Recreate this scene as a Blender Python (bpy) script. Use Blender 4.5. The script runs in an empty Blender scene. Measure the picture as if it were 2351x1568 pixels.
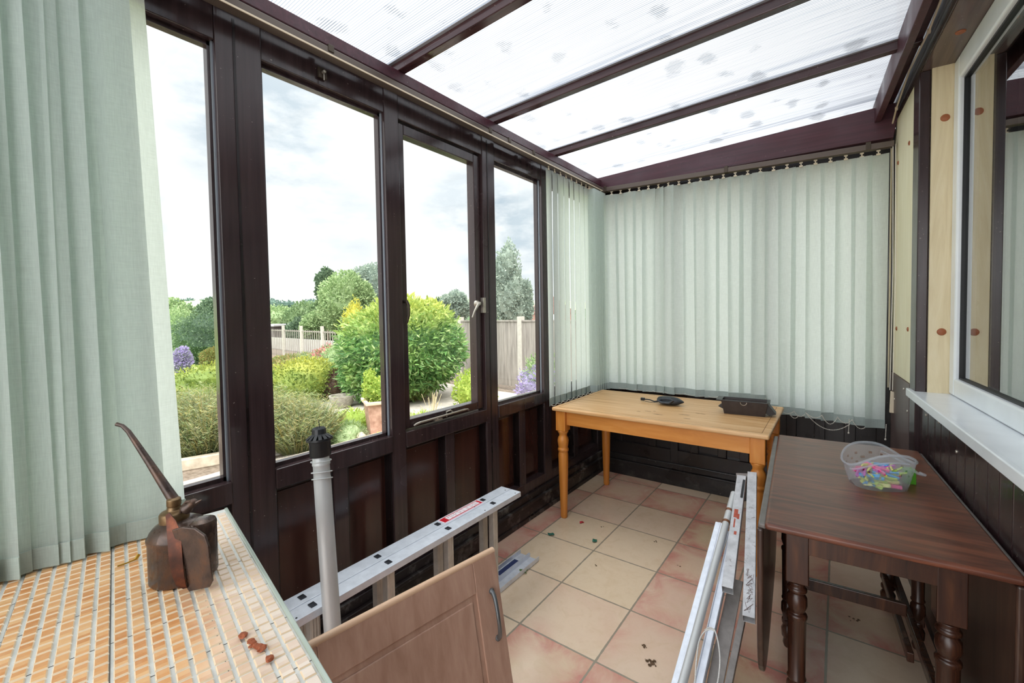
import bpy, bmesh, math, random
import numpy as np
from mathutils import Vector, Matrix, Euler

C = bpy.context.scene.collection
PI = math.pi
rnd = random.Random(7)

# ------------------------------------------------------------------ camera
cam_d = bpy.data.cameras.new('camera'); cam = bpy.data.objects.new('camera', cam_d); C.objects.link(cam)
CAM = Vector((1.675, .036, 1.391))
RT = Vector((.80075884, .598761, -.01644824)); UP = Vector((-.00715181, .03701547, .9992891)); FW = Vector((-.59894418, .80007194, -.03392269))
cam.matrix_world = Matrix(((RT.x, UP.x, -FW.x, CAM.x), (RT.y, UP.y, -FW.y, CAM.y), (RT.z, UP.z, -FW.z, CAM.z), (0, 0, 0, 1)))
cam_d.sensor_width = 36; cam_d.lens = 15.33; cam_d.shift_y = -.01242; cam_d.clip_start = .02; cam_d.clip_end = 2000
bpy.context.scene.camera = cam
sc = bpy.context.scene
sc.view_settings.view_transform = 'Standard'; sc.view_settings.look = 'None'
sc.view_settings.gamma = 1; sc.view_settings.use_curve_mapping = False
sc.view_settings.exposure = 0.78

# ------------------------------------------------------------------ sky: bright overcast with soft blue-grey cloud
w = bpy.data.worlds.new('overcast_sky'); sc.world = w; w.use_nodes = True
N = w.node_tree.nodes; L = w.node_tree.links; N.clear()
def wn(t, **k):
    n = N.new(t)
    for a, b in k.items(): setattr(n, a, b)
    return n
tc = wn('ShaderNodeTexCoord'); mp = wn('ShaderNodeMapping'); mp.inputs['Scale'].default_value = (1.0, 1.0, 2.6)
mp.inputs['Location'].default_value = (.35, .1, .2)
L.new(tc.outputs['Generated'], mp.inputs[0])
nz = wn('ShaderNodeTexNoise'); nz.inputs['Scale'].default_value = 2.1; nz.inputs['Detail'].default_value = 6; nz.inputs['Roughness'].default_value = .5
L.new(mp.outputs[0], nz.inputs['Vector'])
cr = wn('ShaderNodeValToRGB'); e = cr.color_ramp.elements
e[0].position = .54; e[0].color = (.69, .695, .70, 1); e[1].position = .78; e[1].color = (.40, .47, .53, 1)
m_ = cr.color_ramp.elements.new(.64); m_.color = (.62, .635, .65, 1)
L.new(nz.outputs['Fac'], cr.inputs[0])
cl_sum = None
for (dx, dy, dz), rad, amt in ((( -.985, .04, .33), .13, .9), ((-.93, .12, .17), .10, .9), ((-.86, .38, .36), .12, .8), ((-.98, .10, .20), .12, .7), ((-.58, .80, .17), .10, .8), ((-.82, .52, .20), .07, .35), ((-.65, .7, .24), .08, .5)):
    dn = wn('ShaderNodeVectorMath', operation='DOT_PRODUCT'); L.new(tc.outputs['Generated'], dn.inputs[0]); dn.inputs[1].default_value = Vector((dx, dy, dz)).normalized()
    m1 = wn('ShaderNodeMapRange'); m1.interpolation_type = 'SMOOTHSTEP'; m1.inputs['From Min'].default_value = math.cos(rad * 1.55); m1.inputs['From Max'].default_value = 1.0; m1.inputs['To Max'].default_value = amt; L.new(dn.outputs['Value'], m1.inputs['Value'])
    if cl_sum is None: cl_sum = m1.outputs[0]
    else:
        a0 = wn('ShaderNodeMath', operation='ADD'); L.new(cl_sum, a0.inputs[0]); L.new(m1.outputs[0], a0.inputs[1]); cl_sum = a0.outputs[0]
nz2 = wn('ShaderNodeTexNoise'); nz2.inputs['Scale'].default_value = 5.5; nz2.inputs['Detail'].default_value = 7; nz2.inputs['Roughness'].default_value = .6; L.new(mp.outputs[0], nz2.inputs['Vector'])
n1 = wn('ShaderNodeMapRange'); n1.inputs['From Min'].default_value = .40; n1.inputs['From Max'].default_value = .60; L.new(nz2.outputs['Fac'], n1.inputs['Value'])
n2 = wn('ShaderNodeMath', operation='MULTIPLY'); n2.use_clamp = True; L.new(cl_sum, n2.inputs[0]); L.new(n1.outputs[0], n2.inputs[1])
cm = wn('ShaderNodeMix', data_type='RGBA'); L.new(n2.outputs[0], cm.inputs[0]); L.new(cr.outputs[0], cm.inputs[6]); cm.inputs[7].default_value = (.34, .41, .475, 1)
sx = wn('ShaderNodeSeparateXYZ'); L.new(tc.outputs['Generated'], sx.inputs[0])
mr = wn('ShaderNodeMapRange'); mr.interpolation_type = 'SMOOTHSTEP'
mr.inputs['From Min'].default_value = .50; mr.inputs['From Max'].default_value = .92; mr.inputs['To Min'].default_value = 1.0; mr.inputs['To Max'].default_value = 4.4
L.new(sx.outputs['Z'], mr.inputs['Value'])
bg = wn('ShaderNodeBackground'); L.new(cm.outputs[2], bg.inputs[0])
# bright sky glow added behind and left of the viewer to front-light the room
dt = wn('ShaderNodeVectorMath', operation='DOT_PRODUCT'); L.new(tc.outputs['Generated'], dt.inputs[0]); dt.inputs[1].default_value = Vector((.25, -.86, .45)).normalized()
gm = wn('ShaderNodeMapRange'); gm.interpolation_type = 'SMOOTHSTEP'; gm.inputs['From Min'].default_value = .35; gm.inputs['From Max'].default_value = .95; gm.inputs['To Min'].default_value = 0; gm.inputs['To Max'].default_value = 2.2
L.new(dt.outputs['Value'], gm.inputs['Value'])
ad = wn('ShaderNodeMath', operation='ADD'); L.new(mr.outputs[0], ad.inputs[0]); L.new(gm.outputs[0], ad.inputs[1]); L.new(ad.outputs[0], bg.inputs[1])
wo = wn('ShaderNodeOutputWorld'); L.new(bg.outputs[0], wo.inputs[0])
# sun glowing softly through the cloud, high and behind the viewer
sd = bpy.data.lights.new('sun', 'SUN'); sd.energy = 2.2; sd.angle = math.radians(35); sd.color = (1, .97, .92)
so = bpy.data.objects.new('sun', sd); C.objects.link(so); so.rotation_euler = Vector((.42, -.38, 1)).to_track_quat('Z', 'Y').to_euler()

# ------------------------------------------------------------------ materials
class Mat:
    def __init__(s, name):
        s.m = bpy.data.materials.new(name); s.m.use_nodes = True; s.t = s.m.node_tree; s.N = s.t.nodes; s.L = s.t.links
        s.b = s.N['Principled BSDF']; s.out = s.N['Material Output']
        s._tc = None
    def n(s, t, ins=None, **k):
        n = s.N.new(t)
        for a, b in k.items(): setattr(n, a, b)
        for a, b in (ins or {}).items():
            if hasattr(b, 'is_output') and not isinstance(b, (int, float)): s.L.new(b, n.inputs[a])
            else: n.inputs[a].default_value = b
        return n
    def obj(s, scale=(1, 1, 1), rot=(0, 0, 0), loc=(0, 0, 0)):
        t = s.n('ShaderNodeTexCoord')
        return s.n('ShaderNodeMapping', {'Vector': t.outputs['Object'], 'Scale': scale, 'Rotation': rot, 'Location': loc}).outputs[0]
    def noise(s, vec, scale=5, detail=4, rough=.55, dist=0):
        return s.n('ShaderNodeTexNoise', {'Vector': vec, 'Scale': scale, 'Detail': detail, 'Roughness': rough, 'Distortion': dist}).outputs['Fac']
    def ramp(s, fac, stops):
        r = s.n('ShaderNodeValToRGB', {'Fac': fac}); e = r.color_ramp.elements
        e[0].position, e[0].color = stops[0][0], lin(stops[0][1]); e[1].position, e[1].color = stops[-1][0], lin(stops[-1][1])
        for p, c in stops[1:-1]: x = e.new(p); x.color = lin(c)
        return r.outputs[0]
    def mix(s, f, a, b, mode='MIX'):
        n = s.n('ShaderNodeMix', data_type='RGBA', blend_type=mode)
        for i, v in ((0, f), (6, a), (7, b)):
            if hasattr(v, 'is_output'): s.L.new(v, n.inputs[i])
            else: n.inputs[i].default_value = v if i == 0 else lin(v)
        return n.outputs[2]
    def math(s, op, a, b=0, clamp=False):
        n = s.n('ShaderNodeMath', operation=op); n.use_clamp = clamp
        for i, v in ((0, a), (1, b)):
            if hasattr(v, 'is_output'): s.L.new(v, n.inputs[i])
            else: n.inputs[i].default_value = v
        return n.outputs[0]
    def bump(s, h, st=.3, d=.01):
        n = s.n('ShaderNodeBump', {'Height': h, 'Strength': st, 'Distance': d}); s.L.new(n.outputs[0], s.b.inputs['Normal']); return n.outputs[0]
    def set(s, color=None, rough=None, metal=None, spec=None, **k):
        for key, v in (('Base Color', color), ('Roughness', rough), ('Metallic', metal), ('Specular IOR Level', spec), *k.items()):
            if v is None: continue
            if hasattr(v, 'is_output'): s.L.new(v, s.b.inputs[key])
            else: s.b.inputs[key].default_value = lin(v) if key == 'Base Color' else v
        return s
def lin(c):
    if len(c) == 4: return c
    return tuple((x / 255 / 12.92 if x / 255 <= .04045 else ((x / 255 + .055) / 1.055) ** 2.4) for x in c) + (1,)
def simple(name, col, rough=.5, metal=0, var=0, scale=8):
    M = Mat(name); M.set(rough=rough, metal=metal)
    if var:
        f = M.noise(M.obj(), scale, 4)
        M.set(color=M.ramp(f, [(.3, tuple(max(0, c - var) for c in col)), (.7, tuple(min(255, c + var) for c in col))]))
    else: M.set(color=col)
    return M.m
def darkwood(name, base=(50, 31, 29), axis='z', rough=.3, dirt=.0, grain=10):
    M = Mat(name); sc_ = {'z': (grain * 3, grain * 3, 1.2), 'x': (1.2, grain * 3, grain * 3), 'y': (grain * 3, 1.2, grain * 3)}[axis]
    f = M.noise(M.obj(sc_), 1.6, 6, .6, .4); g = M.noise(M.obj(), 2.3, 3)
    lo = tuple(int(c * .8) for c in base); hi = tuple(min(255, int(c * 1.2)) for c in base)
    col = M.ramp(f, [(.3, lo), (.55, base), (.8, hi)])
    col = M.mix(M.ramp(g, [(.4, (0, 0, 0)), (.7, (160, 160, 160))]), col, tuple(int(k) for k in (base[0] * 1.05, base[1] * .82, base[2] * .78)))
    sp = M.noise(M.obj(), 95, 2, .5); st = M.ramp(sp, [(.735, (0, 0, 0)), (.76, (255, 255, 255))])
    col = M.mix(st, col, (132, 120, 112))
    if dirt:
        d = M.noise(M.obj(), 9, 8, .7); col = M.mix(M.ramp(d, [(.52, (0, 0, 0)), (.68, (int(255 * dirt),) * 3)]), col, (150, 146, 140))
    M.set(color=col, rough=M.ramp(g, [(.3, (int(rough * 215),) * 3), (.7, (int(min(1, rough * 1.9) * 255),) * 3)]))
    M.bump(f, .12, .004); return M.m
M_ = {}
M_['frame'] = darkwood('dark_stained_timber', (58, 46, 47)); M_['frame_y'] = darkwood('dark_stained_timber_rail', (66, 54, 55), 'y'); M_['frame_x'] = darkwood('purple_brown_rafter', (66, 42, 44), 'x')
M_['panel'] = darkwood('dark_panel_wood', (66, 38, 32), 'z', .28, 0, 3); M_['black'] = darkwood('black_stained_wood', (26, 18, 18), 'z', .4, .12)
M_['skirt'] = darkwood('dirty_skirting', (34, 26, 25), 'y', .45, .75); M_['boarding'] = darkwood('house_wall_boarding', (44, 29, 31), 'z', .32, .25, 5)
M_['skirtx'] = darkwood('dirty_skirting_far', (26, 21, 21), 'x', .45, .35)
M_['gable'] = darkwood('maroon_gable_board', (74, 38, 48), 'x', .45)
def alu(name, col=(188, 192, 198), rough=.32, dirt=.0, var=10):
    M = Mat(name); f = M.noise(M.obj((2, 2, 2)), 14, 5, .6)
    c = M.ramp(f, [(.3, tuple(x - var for x in col)), (.7, tuple(min(255, x + var) for x in col))])
    if dirt:
        g = M.noise(M.obj(), 34, 6, .7, 1.5); c = M.mix(M.ramp(g, [(.60, (0, 0, 0)), (.66, (int(255 * dirt),) * 3)]), c, (96, 62, 48))
    M.set(color=c, rough=rough, metal=.35); M.bump(f, .05, .001); return M.m
M_['alu'] = alu('ladder_aluminium', (222, 227, 236), .36); M_['alu_rung'] = alu('rung_aluminium', (196, 188, 178), .4); M_['alu_old'] = alu('old_step_aluminium', (190, 190, 192), .42, .8, 16)
M_['alu_dark'] = alu('dark_channel_aluminium', (128, 122, 118), .45, .3)  # darker grey-brown tone for the tread, a stile and the hinge bar
M_['track'] = simple('brown_blind_track', (96, 84, 76), .35, .3); M_['white'] = simple('white_upvc', (232, 236, 240), .22, 0, 4)
M_['cream_plastic'] = simple('cream_plastic', (222, 206, 180), .4); M_['gasket'] = simple('black_gasket', (22, 24, 28), .5)
M_['chain'] = simple('white_bead_chain', (226, 220, 208), .4); M_['hook'] = simple('cream_hook', (214, 200, 176), .4)
M_['steel'] = simple('worn_steel', (178, 170, 158), .35, .8, 14, 30); M_['pewter'] = simple('pewter_handle', (112, 116, 118), .4, .7, 8)
M_['brass_dark'] = simple('dark_bronze', (74, 64, 54), .4, .6)
M_['blackp'] = simple('black_plastic', (28, 30, 33), .38, 0, 6, 40); M_['pipe'] = simple('grey_pipe', (196, 198, 198), .38, .15, 4)
M_['strip'] = simple('painted_glare_strip', (150, 157, 166), .35, .2)

def window_glass():
    M = Mat('window_glass'); M.N.remove(M.b)
    t = M.n('ShaderNodeBsdfTransparent', {'Color': (.97, .985, .98, 1)}); g = M.n('ShaderNodeBsdfGlossy', {'Roughness': .02, 'Color': (1, 1, 1, 1)})
    lw = M.n('ShaderNodeLayerWeight', {'Blend': .5}).outputs['Facing']; fr = M.n('ShaderNodeMath', {0: M.math('MULTIPLY', M.math('POWER', lw, 5.0), 0.55), 1: 0.015}, operation='ADD')
    mx = M.n('ShaderNodeMixShader'); M.L.new(fr.outputs[0], mx.inputs[0]); M.L.new(t.outputs[0], mx.inputs[1]); M.L.new(g.outputs[0], mx.inputs[2])
    M.L.new(mx.outputs[0], M.out.inputs[0]); return M.m
M_['glass'] = window_glass()
def dg_glass():
    M = Mat('double_glazed_pane'); M.N.remove(M.b)
    t = M.n('ShaderNodeBsdfTransparent', {'Color': (.86, .89, .88, 1)}); g = M.n('ShaderNodeBsdfGlossy', {'Roughness': .01})
    lw = M.n('ShaderNodeLayerWeight', {'Blend': .5}).outputs['Facing']; fr = M.n('ShaderNodeMath', {0: M.math('MULTIPLY', M.math('POWER', lw, 3.0), 0.85), 1: .22}, operation='ADD')
    mx = M.n('ShaderNodeMixShader'); M.L.new(fr.outputs[0], mx.inputs[0]); M.L.new(t.outputs[0], mx.inputs[1]); M.L.new(g.outputs[0], mx.inputs[2])
    M.L.new(mx.outputs[0], M.out.inputs[0]); return M.m
M_['dg'] = dg_glass()
def roof_sheet():
    M = Mat('fluted_polycarbonate'); M.N.remove(M.b)
    v = M.obj(); sy = M.n('ShaderNodeSeparateXYZ', {'Vector': v})
    fl = M.math('SINE', M.math('MULTIPLY', sy.outputs['Y'], 2 * PI / .0105)); fl = M.math('MULTIPLY_ADD', fl, .5); M.N[-1].inputs[2].default_value = .5
    big = M.noise(M.obj((1.0, 2.2, 1)), 2.0, 5, .6)
    streak = M.noise(M.obj((.6, 26, 1)), 1.5, 3)
    blot = M.n('ShaderNodeTexVoronoi', {'Vector': M.n('ShaderNodeMapping', {'Vector': M.n('ShaderNodeTexCoord').outputs['Object'], 'Scale': (7.0, 4.6, 1)}).outputs[0], 'Scale': 1.0, 'Randomness': 1.0})
    rad = M.noise(M.obj((4, 5, 1)), 1.6, 2); wob = M.noise(M.obj((30, 70, 1)), 1.2, 5, .7)
    dd = M.math('ADD', blot.outputs['Distance'], M.math('MULTIPLY', wob, .5))
    th = M.math('MULTIPLY_ADD', rad, .75); M.N[-1].inputs[2].default_value = .17
    bm = M.math('MULTIPLY', M.math('SUBTRACT', th, dd), 8, True)
    col = M.ramp(fl, [(.0, (112, 118, 124)), (.4, (172, 178, 184)), (1, (200, 203, 206))])
    col = M.mix(M.ramp(big, [(.5, (0, 0, 0)), (.8, (120, 120, 120))]), col, (206, 210, 214))
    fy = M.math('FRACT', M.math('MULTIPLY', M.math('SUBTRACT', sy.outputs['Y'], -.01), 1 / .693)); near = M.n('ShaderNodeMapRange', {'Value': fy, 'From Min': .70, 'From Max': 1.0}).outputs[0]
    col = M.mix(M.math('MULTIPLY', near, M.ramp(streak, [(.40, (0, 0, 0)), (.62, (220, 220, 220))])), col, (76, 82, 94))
    st2 = M.noise(M.obj((1.2, 70, 1)), 2.5, 3); col = M.mix(M.ramp(st2, [(.46, (0, 0, 0)), (.70, (190, 190, 190))]), col, (104, 110, 118))
    col = M.mix(M.math('MULTIPLY', M.math('MULTIPLY', bm, .97), M.math('MULTIPLY_ADD', fl, -.22)), col, (46, 50, 54)); M.N[-2].inputs[2].default_value = 1.0
    tr = M.n('ShaderNodeBsdfTranslucent', {'Color': col}); tp = M.n('ShaderNodeBsdfTransparent', {'Color': col})
    a = M.n('ShaderNodeMixShader', {0: .15}); M.L.new(tr.outputs[0], a.inputs[1]); M.L.new(tp.outputs[0], a.inputs[2])
    g = M.n('ShaderNodeBsdfGlossy', {'Roughness': .15}); b = M.n('ShaderNodeMixShader', {0: .05}); M.L.new(a.outputs[0], b.inputs[1]); M.L.new(g.outputs[0], b.inputs[2])
    M.L.new(b.outputs[0], M.out.inputs[0]); return M.m
M_['roof'] = roof_sheet()
def vane_cloth(name, col, tl=.5):
    M = Mat(name); M.N.remove(M.b)
    f = M.noise(M.obj((400, 400, 25)), 1, 3); g = M.noise(M.obj((30, 30, 500)), 1, 2); h = M.noise(M.obj(), 1.6, 4)
    c = M.mix(.5, M.ramp(f, [(.3, tuple(x - 12 for x in col)), (.7, tuple(min(255, x + 10) for x in col))]), M.ramp(g, [(.3, tuple(x - 10 for x in col)), (.7, tuple(min(255, x + 8) for x in col))]))
    c = M.mix(M.ramp(h, [(.45, (0, 0, 0)), (.75, (70, 70, 70))]), c, tuple(int(x * .86) for x in col))
    d = M.n('ShaderNodeBsdfDiffuse', {'Color': c}); t = M.n('ShaderNodeBsdfTranslucent', {'Color': c})
    a = M.n('ShaderNodeMixShader', {0: tl}); M.L.new(d.outputs[0], a.inputs[1]); M.L.new(t.outputs[0], a.inputs[2]); M.L.new(a.outputs[0], M.out.inputs[0]); return M.m
M_['vane'] = vane_cloth('sage_vane_fabric', (220, 228, 223), .66); M_['vane_hem'] = vane_cloth('vane_hem_fabric', (176, 188, 184), .15)
M_['vane_soft'] = vane_cloth('vane_pocket_fabric', (196, 208, 200), .35)
def floor_tiles():
    M = Mat('terracotta_floor_tiles'); S = .369
    v = M.obj((1 / S, 1 / S, 1), loc=(-.539 / S + 20, -1.946 / S + 20, 0))
    fr = M.n('ShaderNodeVectorMath', {0: v}, operation='FRACTION').outputs[0]; fl = M.n('ShaderNodeVectorMath', {0: v}, operation='FLOOR').outputs[0]
    wnz = M.n('ShaderNodeTexWhiteNoise', {'Vector': fl}); wnz.noise_dimensions = '2D'
    xy = M.n('ShaderNodeSeparateXYZ', {'Vector': fr}); ed = []
    for ax in 'XY':
        o = xy.outputs[ax]; ed.append(M.math('MINIMUM', o, M.math('SUBTRACT', 1, o)))
    wob = M.noise(M.obj(), 26, 3); e_ = M.math('MINIMUM', ed[0], ed[1]); e2 = M.math('ADD', e_, M.math('MULTIPLY_ADD', wob, .016)); M.N[-2].inputs[2].default_value = -.008
    grout = M.math('LESS_THAN', M.math('ADD', e_, M.math('MULTIPLY', M.math('SUBTRACT', wob, .5), .012)), .0115)
    mott = M.noise(M.obj(), 6, 7, .66, .9); fine = M.noise(M.obj(), 60, 5, .65)
    t1 = M.ramp(wnz.outputs['Value'], [(.0, (222, 200, 170)), (.3, (224, 200, 176)), (.5, (216, 188, 166)), (.72, (222, 204, 168)), (1, (214, 180, 160))])
    pink = M.noise(M.obj(), 2.2, 2); edge = M.math('SUBTRACT', 1, M.math('MULTIPLY', e_, 3.2), True)
    pf = M.math('MULTIPLY', M.math('ADD', M.math('MULTIPLY', edge, 1.0), .22), M.ramp(M.math('ADD', M.math('MULTIPLY', pink, .55), M.math('MULTIPLY', wnz.outputs['Value'], .45)), [(.34, (0, 0, 0)), (.58, (255, 255, 255))]))
    pf = M.math('MULTIPLY', pf, M.math('MULTIPLY_ADD', mott, 4.5)); M.N[-2].inputs[2].default_value = -1.35
    c = M.mix(M.math('MULTIPLY', pf, .72, True), t1, (198, 126, 116))
    m2 = M.noise(M.obj((1, 1, 1), (0, 0, 1)), 11, 6, .6, 1.2); c = M.mix(M.ramp(m2, [(.48, (0, 0, 0)), (.72, (150, 150, 150))]), c, (196, 166, 128)); c = M.mix(M.ramp(mott, [(.3, (0, 0, 0)), (.6, (90, 90, 90))]), c, (230, 214, 188))
    c = M.mix(M.ramp(fine, [(.5, (0, 0, 0)), (.75, (70, 70, 70))]), c, (158, 124, 100))
    dirt = M.noise(M.obj(), 150, 2, .5); c = M.mix(M.ramp(dirt, [(.76, (0, 0, 0)), (.78, (200, 200, 200))]), c, (92, 70, 54))
    c = M.mix(grout, c, (150, 140, 124))
    M.set(color=c, rough=M.ramp(mott, [(.3, (105,) * 3), (.7, (140,) * 3)]), spec=.5)
    M.bump(M.math('ADD', M.math('MULTIPLY', M.math('SUBTRACT', 1, grout), 1.0), M.math('MULTIPLY', mott, .3)), .35, .003); return M.m
M_['floor'] = floor_tiles()
def wood(name, lo, mid, hi, axis='x', rough=.35, k=1.0, scale=1.0, dist=1.2):
    M = Mat(name); s_ = {'x': (1.5, 14, 14), 'y': (14, 1.5, 14), 'z': (14, 14, 1.5)}[axis]
    f = M.noise(M.obj(tuple(q * scale for q in s_)), 1.4, 6, .6, dist); g = M.noise(M.obj(tuple(q * 6 * scale for q in s_)), 1.2, 3)
    c = M.ramp(f, [(.3, lo), (.52, mid), (.72, hi)]); c = M.mix(M.ramp(g, [(.45, (0, 0, 0)), (.8, (110, 110, 110))]), c, lo)
    M.set(color=c, rough=rough); M.bump(g, .06, .001); return M.m
M_['pine_top'] = wood('worn_pine_top', (198, 146, 88), (218, 172, 120), (228, 188, 140), 'x', .38)
M_['pine'] = wood('honey_pine', (196, 120, 48), (212, 136, 58), (222, 152, 76), 'z', .35); M_['pine_x'] = wood('honey_pine_apron', (200, 126, 54), (214, 142, 66), (224, 156, 82), 'x', .35)
M_['oak_top'] = wood('dark_oak_top', (64, 36, 28), (104, 60, 44), (134, 78, 54), 'x', .3, dist=1.6)
M_['oak'] = wood('dark_oak', (42, 24, 18), (68, 40, 28), (98, 60, 38), 'z', .26); M_['oak_leaf'] = wood('dark_oak_leaf', (40, 26, 22), (62, 42, 34), (88, 64, 50), 'z', .3)
M_['beech'] = wood('pinkish_beech_laminate', (176, 138, 118), (192, 154, 134), (202, 166, 146), 'z', .38, scale=1.6, dist=.4)
M_['beech_edge'] = wood('beech_edge_laminate', (206, 164, 132), (220, 182, 150), (230, 196, 166), 'y', .36)
M_['orange_edge'] = simple('orange_lipping', (214, 136, 62), .4, 0, 8)
M_['cream_board'] = wood('cream_ply_board', (226, 216, 180), (234, 226, 194), (240, 232, 204), 'z', .45, scale=.7)
M_['cream_board2'] = wood('pale_timber_reveal', (214, 196, 158), (226, 210, 174), (232, 218, 186), 'z', .5, scale=.6, dist=3)
M_['peg'] = simple('wood_plug', (150, 82, 44), .5, 0, 16)
M_['soil'] = simple('garden_soil', (112, 98, 84), .9, 0, 22, 24); M_['gravel'] = None
def gravel():
    M = Mat('grey_gravel'); v = M.n('ShaderNodeTexVoronoi', {'Vector': M.obj(), 'Scale': 55})
    c = M.ramp(M.n('ShaderNodeSeparateColor', {0: v.outputs['Color']}).outputs[0], [(0, (120, 112, 104)), (.5, (156, 146, 136)), (1, (190, 182, 172))]); M.set(color=c, rough=.9); M.bump(v.outputs['Distance'], .8, .02); return M.m
M_['gravel'] = gravel()
M_['lawn'] = simple('lawn_grass', (150, 178, 96), .9, 0, 14, 30); M_['stone'] = simple('pale_kerb_stone', (196, 182, 162), .85, 0, 20, 12); M_['paving'] = simple('grey_paving', (176, 168, 158), .85, 0, 16, 9)
M_['redstone'] = simple('pinkish_sandstone', (186, 156, 146), .8, 0, 20, 10); M_['fence'] = None
M_['terracotta'] = simple('weathered_terracotta', (176, 138, 120), .8, 0, 26, 14); M_['terracotta_rim'] = simple('pale_terracotta_rim', (206, 180, 162), .8, 0, 10, 10)
M_['greystone'] = simple('mossy_stone', (146, 140, 128), .9, 0, 24, 18)
def fencewood():
    M = Mat('weathered_fence_boards'); f = M.noise(M.obj((10, 10, 1)), 2, 5); M.set(color=M.ramp(f, [(.3, (122, 114, 108)), (.7, (164, 156, 148))]), rough=.9); return M.m
M_['fence'] = fencewood(); M_['concrete'] = simple('concrete_post', (182, 176, 166), .9, 0, 8, 20)

# ------------------------------------------------------------------ mesh helpers
class MB:
    def __init__(s): s.v = []; s.f = []; s.sm = []; s.mi = []
    def add(s, vs, fs, smooth=False, mi=0):
        o = len(s.v); s.v += [tuple(p) for p in vs]; s.f += [tuple(i + o for i in f) for f in fs]; s.sm += [smooth] * len(fs); s.mi += [mi] * len(fs); return s
    def box(s, x0, x1, y0, y1, z0, z1, M=None, mi=0):
        vs = [Vector((x, y, z)) for z in (z0, z1) for y in (y0, y1) for x in (x0, x1)]
        if M: vs = [M @ v for v in vs]
        return s.add(vs, [(0, 2, 3, 1), (4, 5, 7, 6), (0, 1, 5, 4), (2, 6, 7, 3), (0, 4, 6, 2), (1, 3, 7, 5)], mi=mi)
    def bar(s, a, b, wx, wy, up=(0, 0, 1), mi=0):       # box bar from a to b, wx across, wy along 'up'
        a, b = Vector(a), Vector(b); d = (b - a).normalized(); x = d.cross(Vector(up)).normalized(); y = x.cross(d).normalized()
        vs = [p + x * i * wx / 2 + y * j * wy / 2 for p in (a, b) for j in (-1, 1) for i in (-1, 1)]
        return s.add(vs, [(0, 1, 3, 2), (4, 6, 7, 5), (0, 4, 5, 1), (2, 3, 7, 6), (0, 2, 6, 4), (1, 5, 7, 3)], mi=mi)
    def hollow(s, a, b, wx, wy, t=.002, up=(0, 0, 1)):
        a, b = Vector(a), Vector(b); d = (b - a).normalized(); x = d.cross(Vector(up)).normalized(); y = x.cross(d).normalized()
        vs = [p + x * i * (wx / 2 - q) + y * j * (wy / 2 - q) for p in (a, b) for q in (0, t) for (i, j) in ((-1, -1), (1, -1), (1, 1), (-1, 1))]
        fs = []
        for k in range(4):
            n = (k + 1) % 4; fs += [(k, n, 8 + n, 8 + k), (4 + n, 4 + k, 12 + k, 12 + n), (n, k, 4 + k, 4 + n), (8 + k, 8 + n, 12 + n, 12 + k)]
        return s.add(vs, fs)
    def tube(s, pts, r, seg=10, cap=True, mi=0):
        pts = [Vector(p) for p in pts]; n = len(pts); rs = r if isinstance(r, (list, tuple)) else [r] * n
        vs = []; px = None
        for i, p in enumerate(pts):
            d = (pts[min(i + 1, n - 1)] - pts[max(i - 1, 0)]).normalized()
            if px is None: x = d.orthogonal().normalized()
            else:
                x = px - d * px.dot(d); x = x.normalized() if x.length > 1e-6 else d.orthogonal().normalized()
            px = x; y = d.cross(x)
            vs += [p + (x * math.cos(2 * PI * k / seg) + y * math.sin(2 * PI * k / seg)) * rs[i] for k in range(seg)]
        fs = [(i * seg + k, i * seg + (k + 1) % seg, (i + 1) * seg + (k + 1) % seg, (i + 1) * seg + k) for i in range(n - 1) for k in range(seg)]
        if cap: fs += [tuple(range(seg))[::-1], tuple(range((n - 1) * seg, n * seg))]
        return s.add(vs, fs, True, mi)
    def lathe(s, prof, seg=24, M=None, sx=1, sy=1, mi=0):
        vs = []
        for r, z in prof: vs += [Vector((r * sx * math.cos(2 * PI * k / seg), r * sy * math.sin(2 * PI * k / seg), z)) for k in range(seg)]
        if M: vs = [M @ v for v in vs]
        n = len(prof); fs = [(i * seg + k, i * seg + (k + 1) % seg, (i + 1) * seg + (k + 1) % seg, (i + 1) * seg + k) for i in range(n - 1) for k in range(seg)]
        fs += [tuple(range(seg))[::-1], tuple(range((n - 1) * seg, n * seg))]
        return s.add(vs, fs, True, mi)
    def prism(s, poly, z0, z1, M=None, smooth=False, mi=0):
        n = len(poly); vs = [Vector((p[0], p[1], z)) for z in (z0, z1) for p in poly]
        if M: vs = [M @ v for v in vs]
        fs = [(k, (k + 1) % n, n + (k + 1) % n, n + k) for k in range(n)] + [tuple(range(n))[::-1], tuple(range(n, 2 * n))]
        return s.add(vs, fs, smooth, mi)
    def build(s, name, mat, parent=None, bevel=0, seg=2, sub=0, solid=0):
        me = bpy.data.meshes.new(name); me.from_pydata(s.v, [], s.f); me.update()
        for m in (mat if isinstance(mat, (list, tuple)) else [mat]): me.materials.append(m)
        me.polygons.foreach_set('use_smooth', s.sm); me.polygons.foreach_set('material_index', s.mi)
        o = bpy.data.objects.new(name, me); C.objects.link(o)
        if s.sm and any(s.sm):
            try:
                sh = me; bm = bmesh.new(); bm.from_mesh(me)
                for ed in bm.edges:
                    if len(ed.link_faces) == 2 and ed.calc_face_angle(0) > .75: ed.smooth = False
                bm.to_mesh(me); bm.free()
            except Exception: pass
        if solid: q = o.modifiers.new('s', 'SOLIDIFY'); q.thickness = solid; q.offset = 0
        if bevel: q = o.modifiers.new('b', 'BEVEL'); q.width = bevel; q.segments = seg; q.limit_method = 'ANGLE'; q.angle_limit = .6
        if sub: q = o.modifiers.new('u', 'SUBSURF'); q.levels = q.render_levels = sub
        if parent is not None: o.parent = parent
        return o
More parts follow.
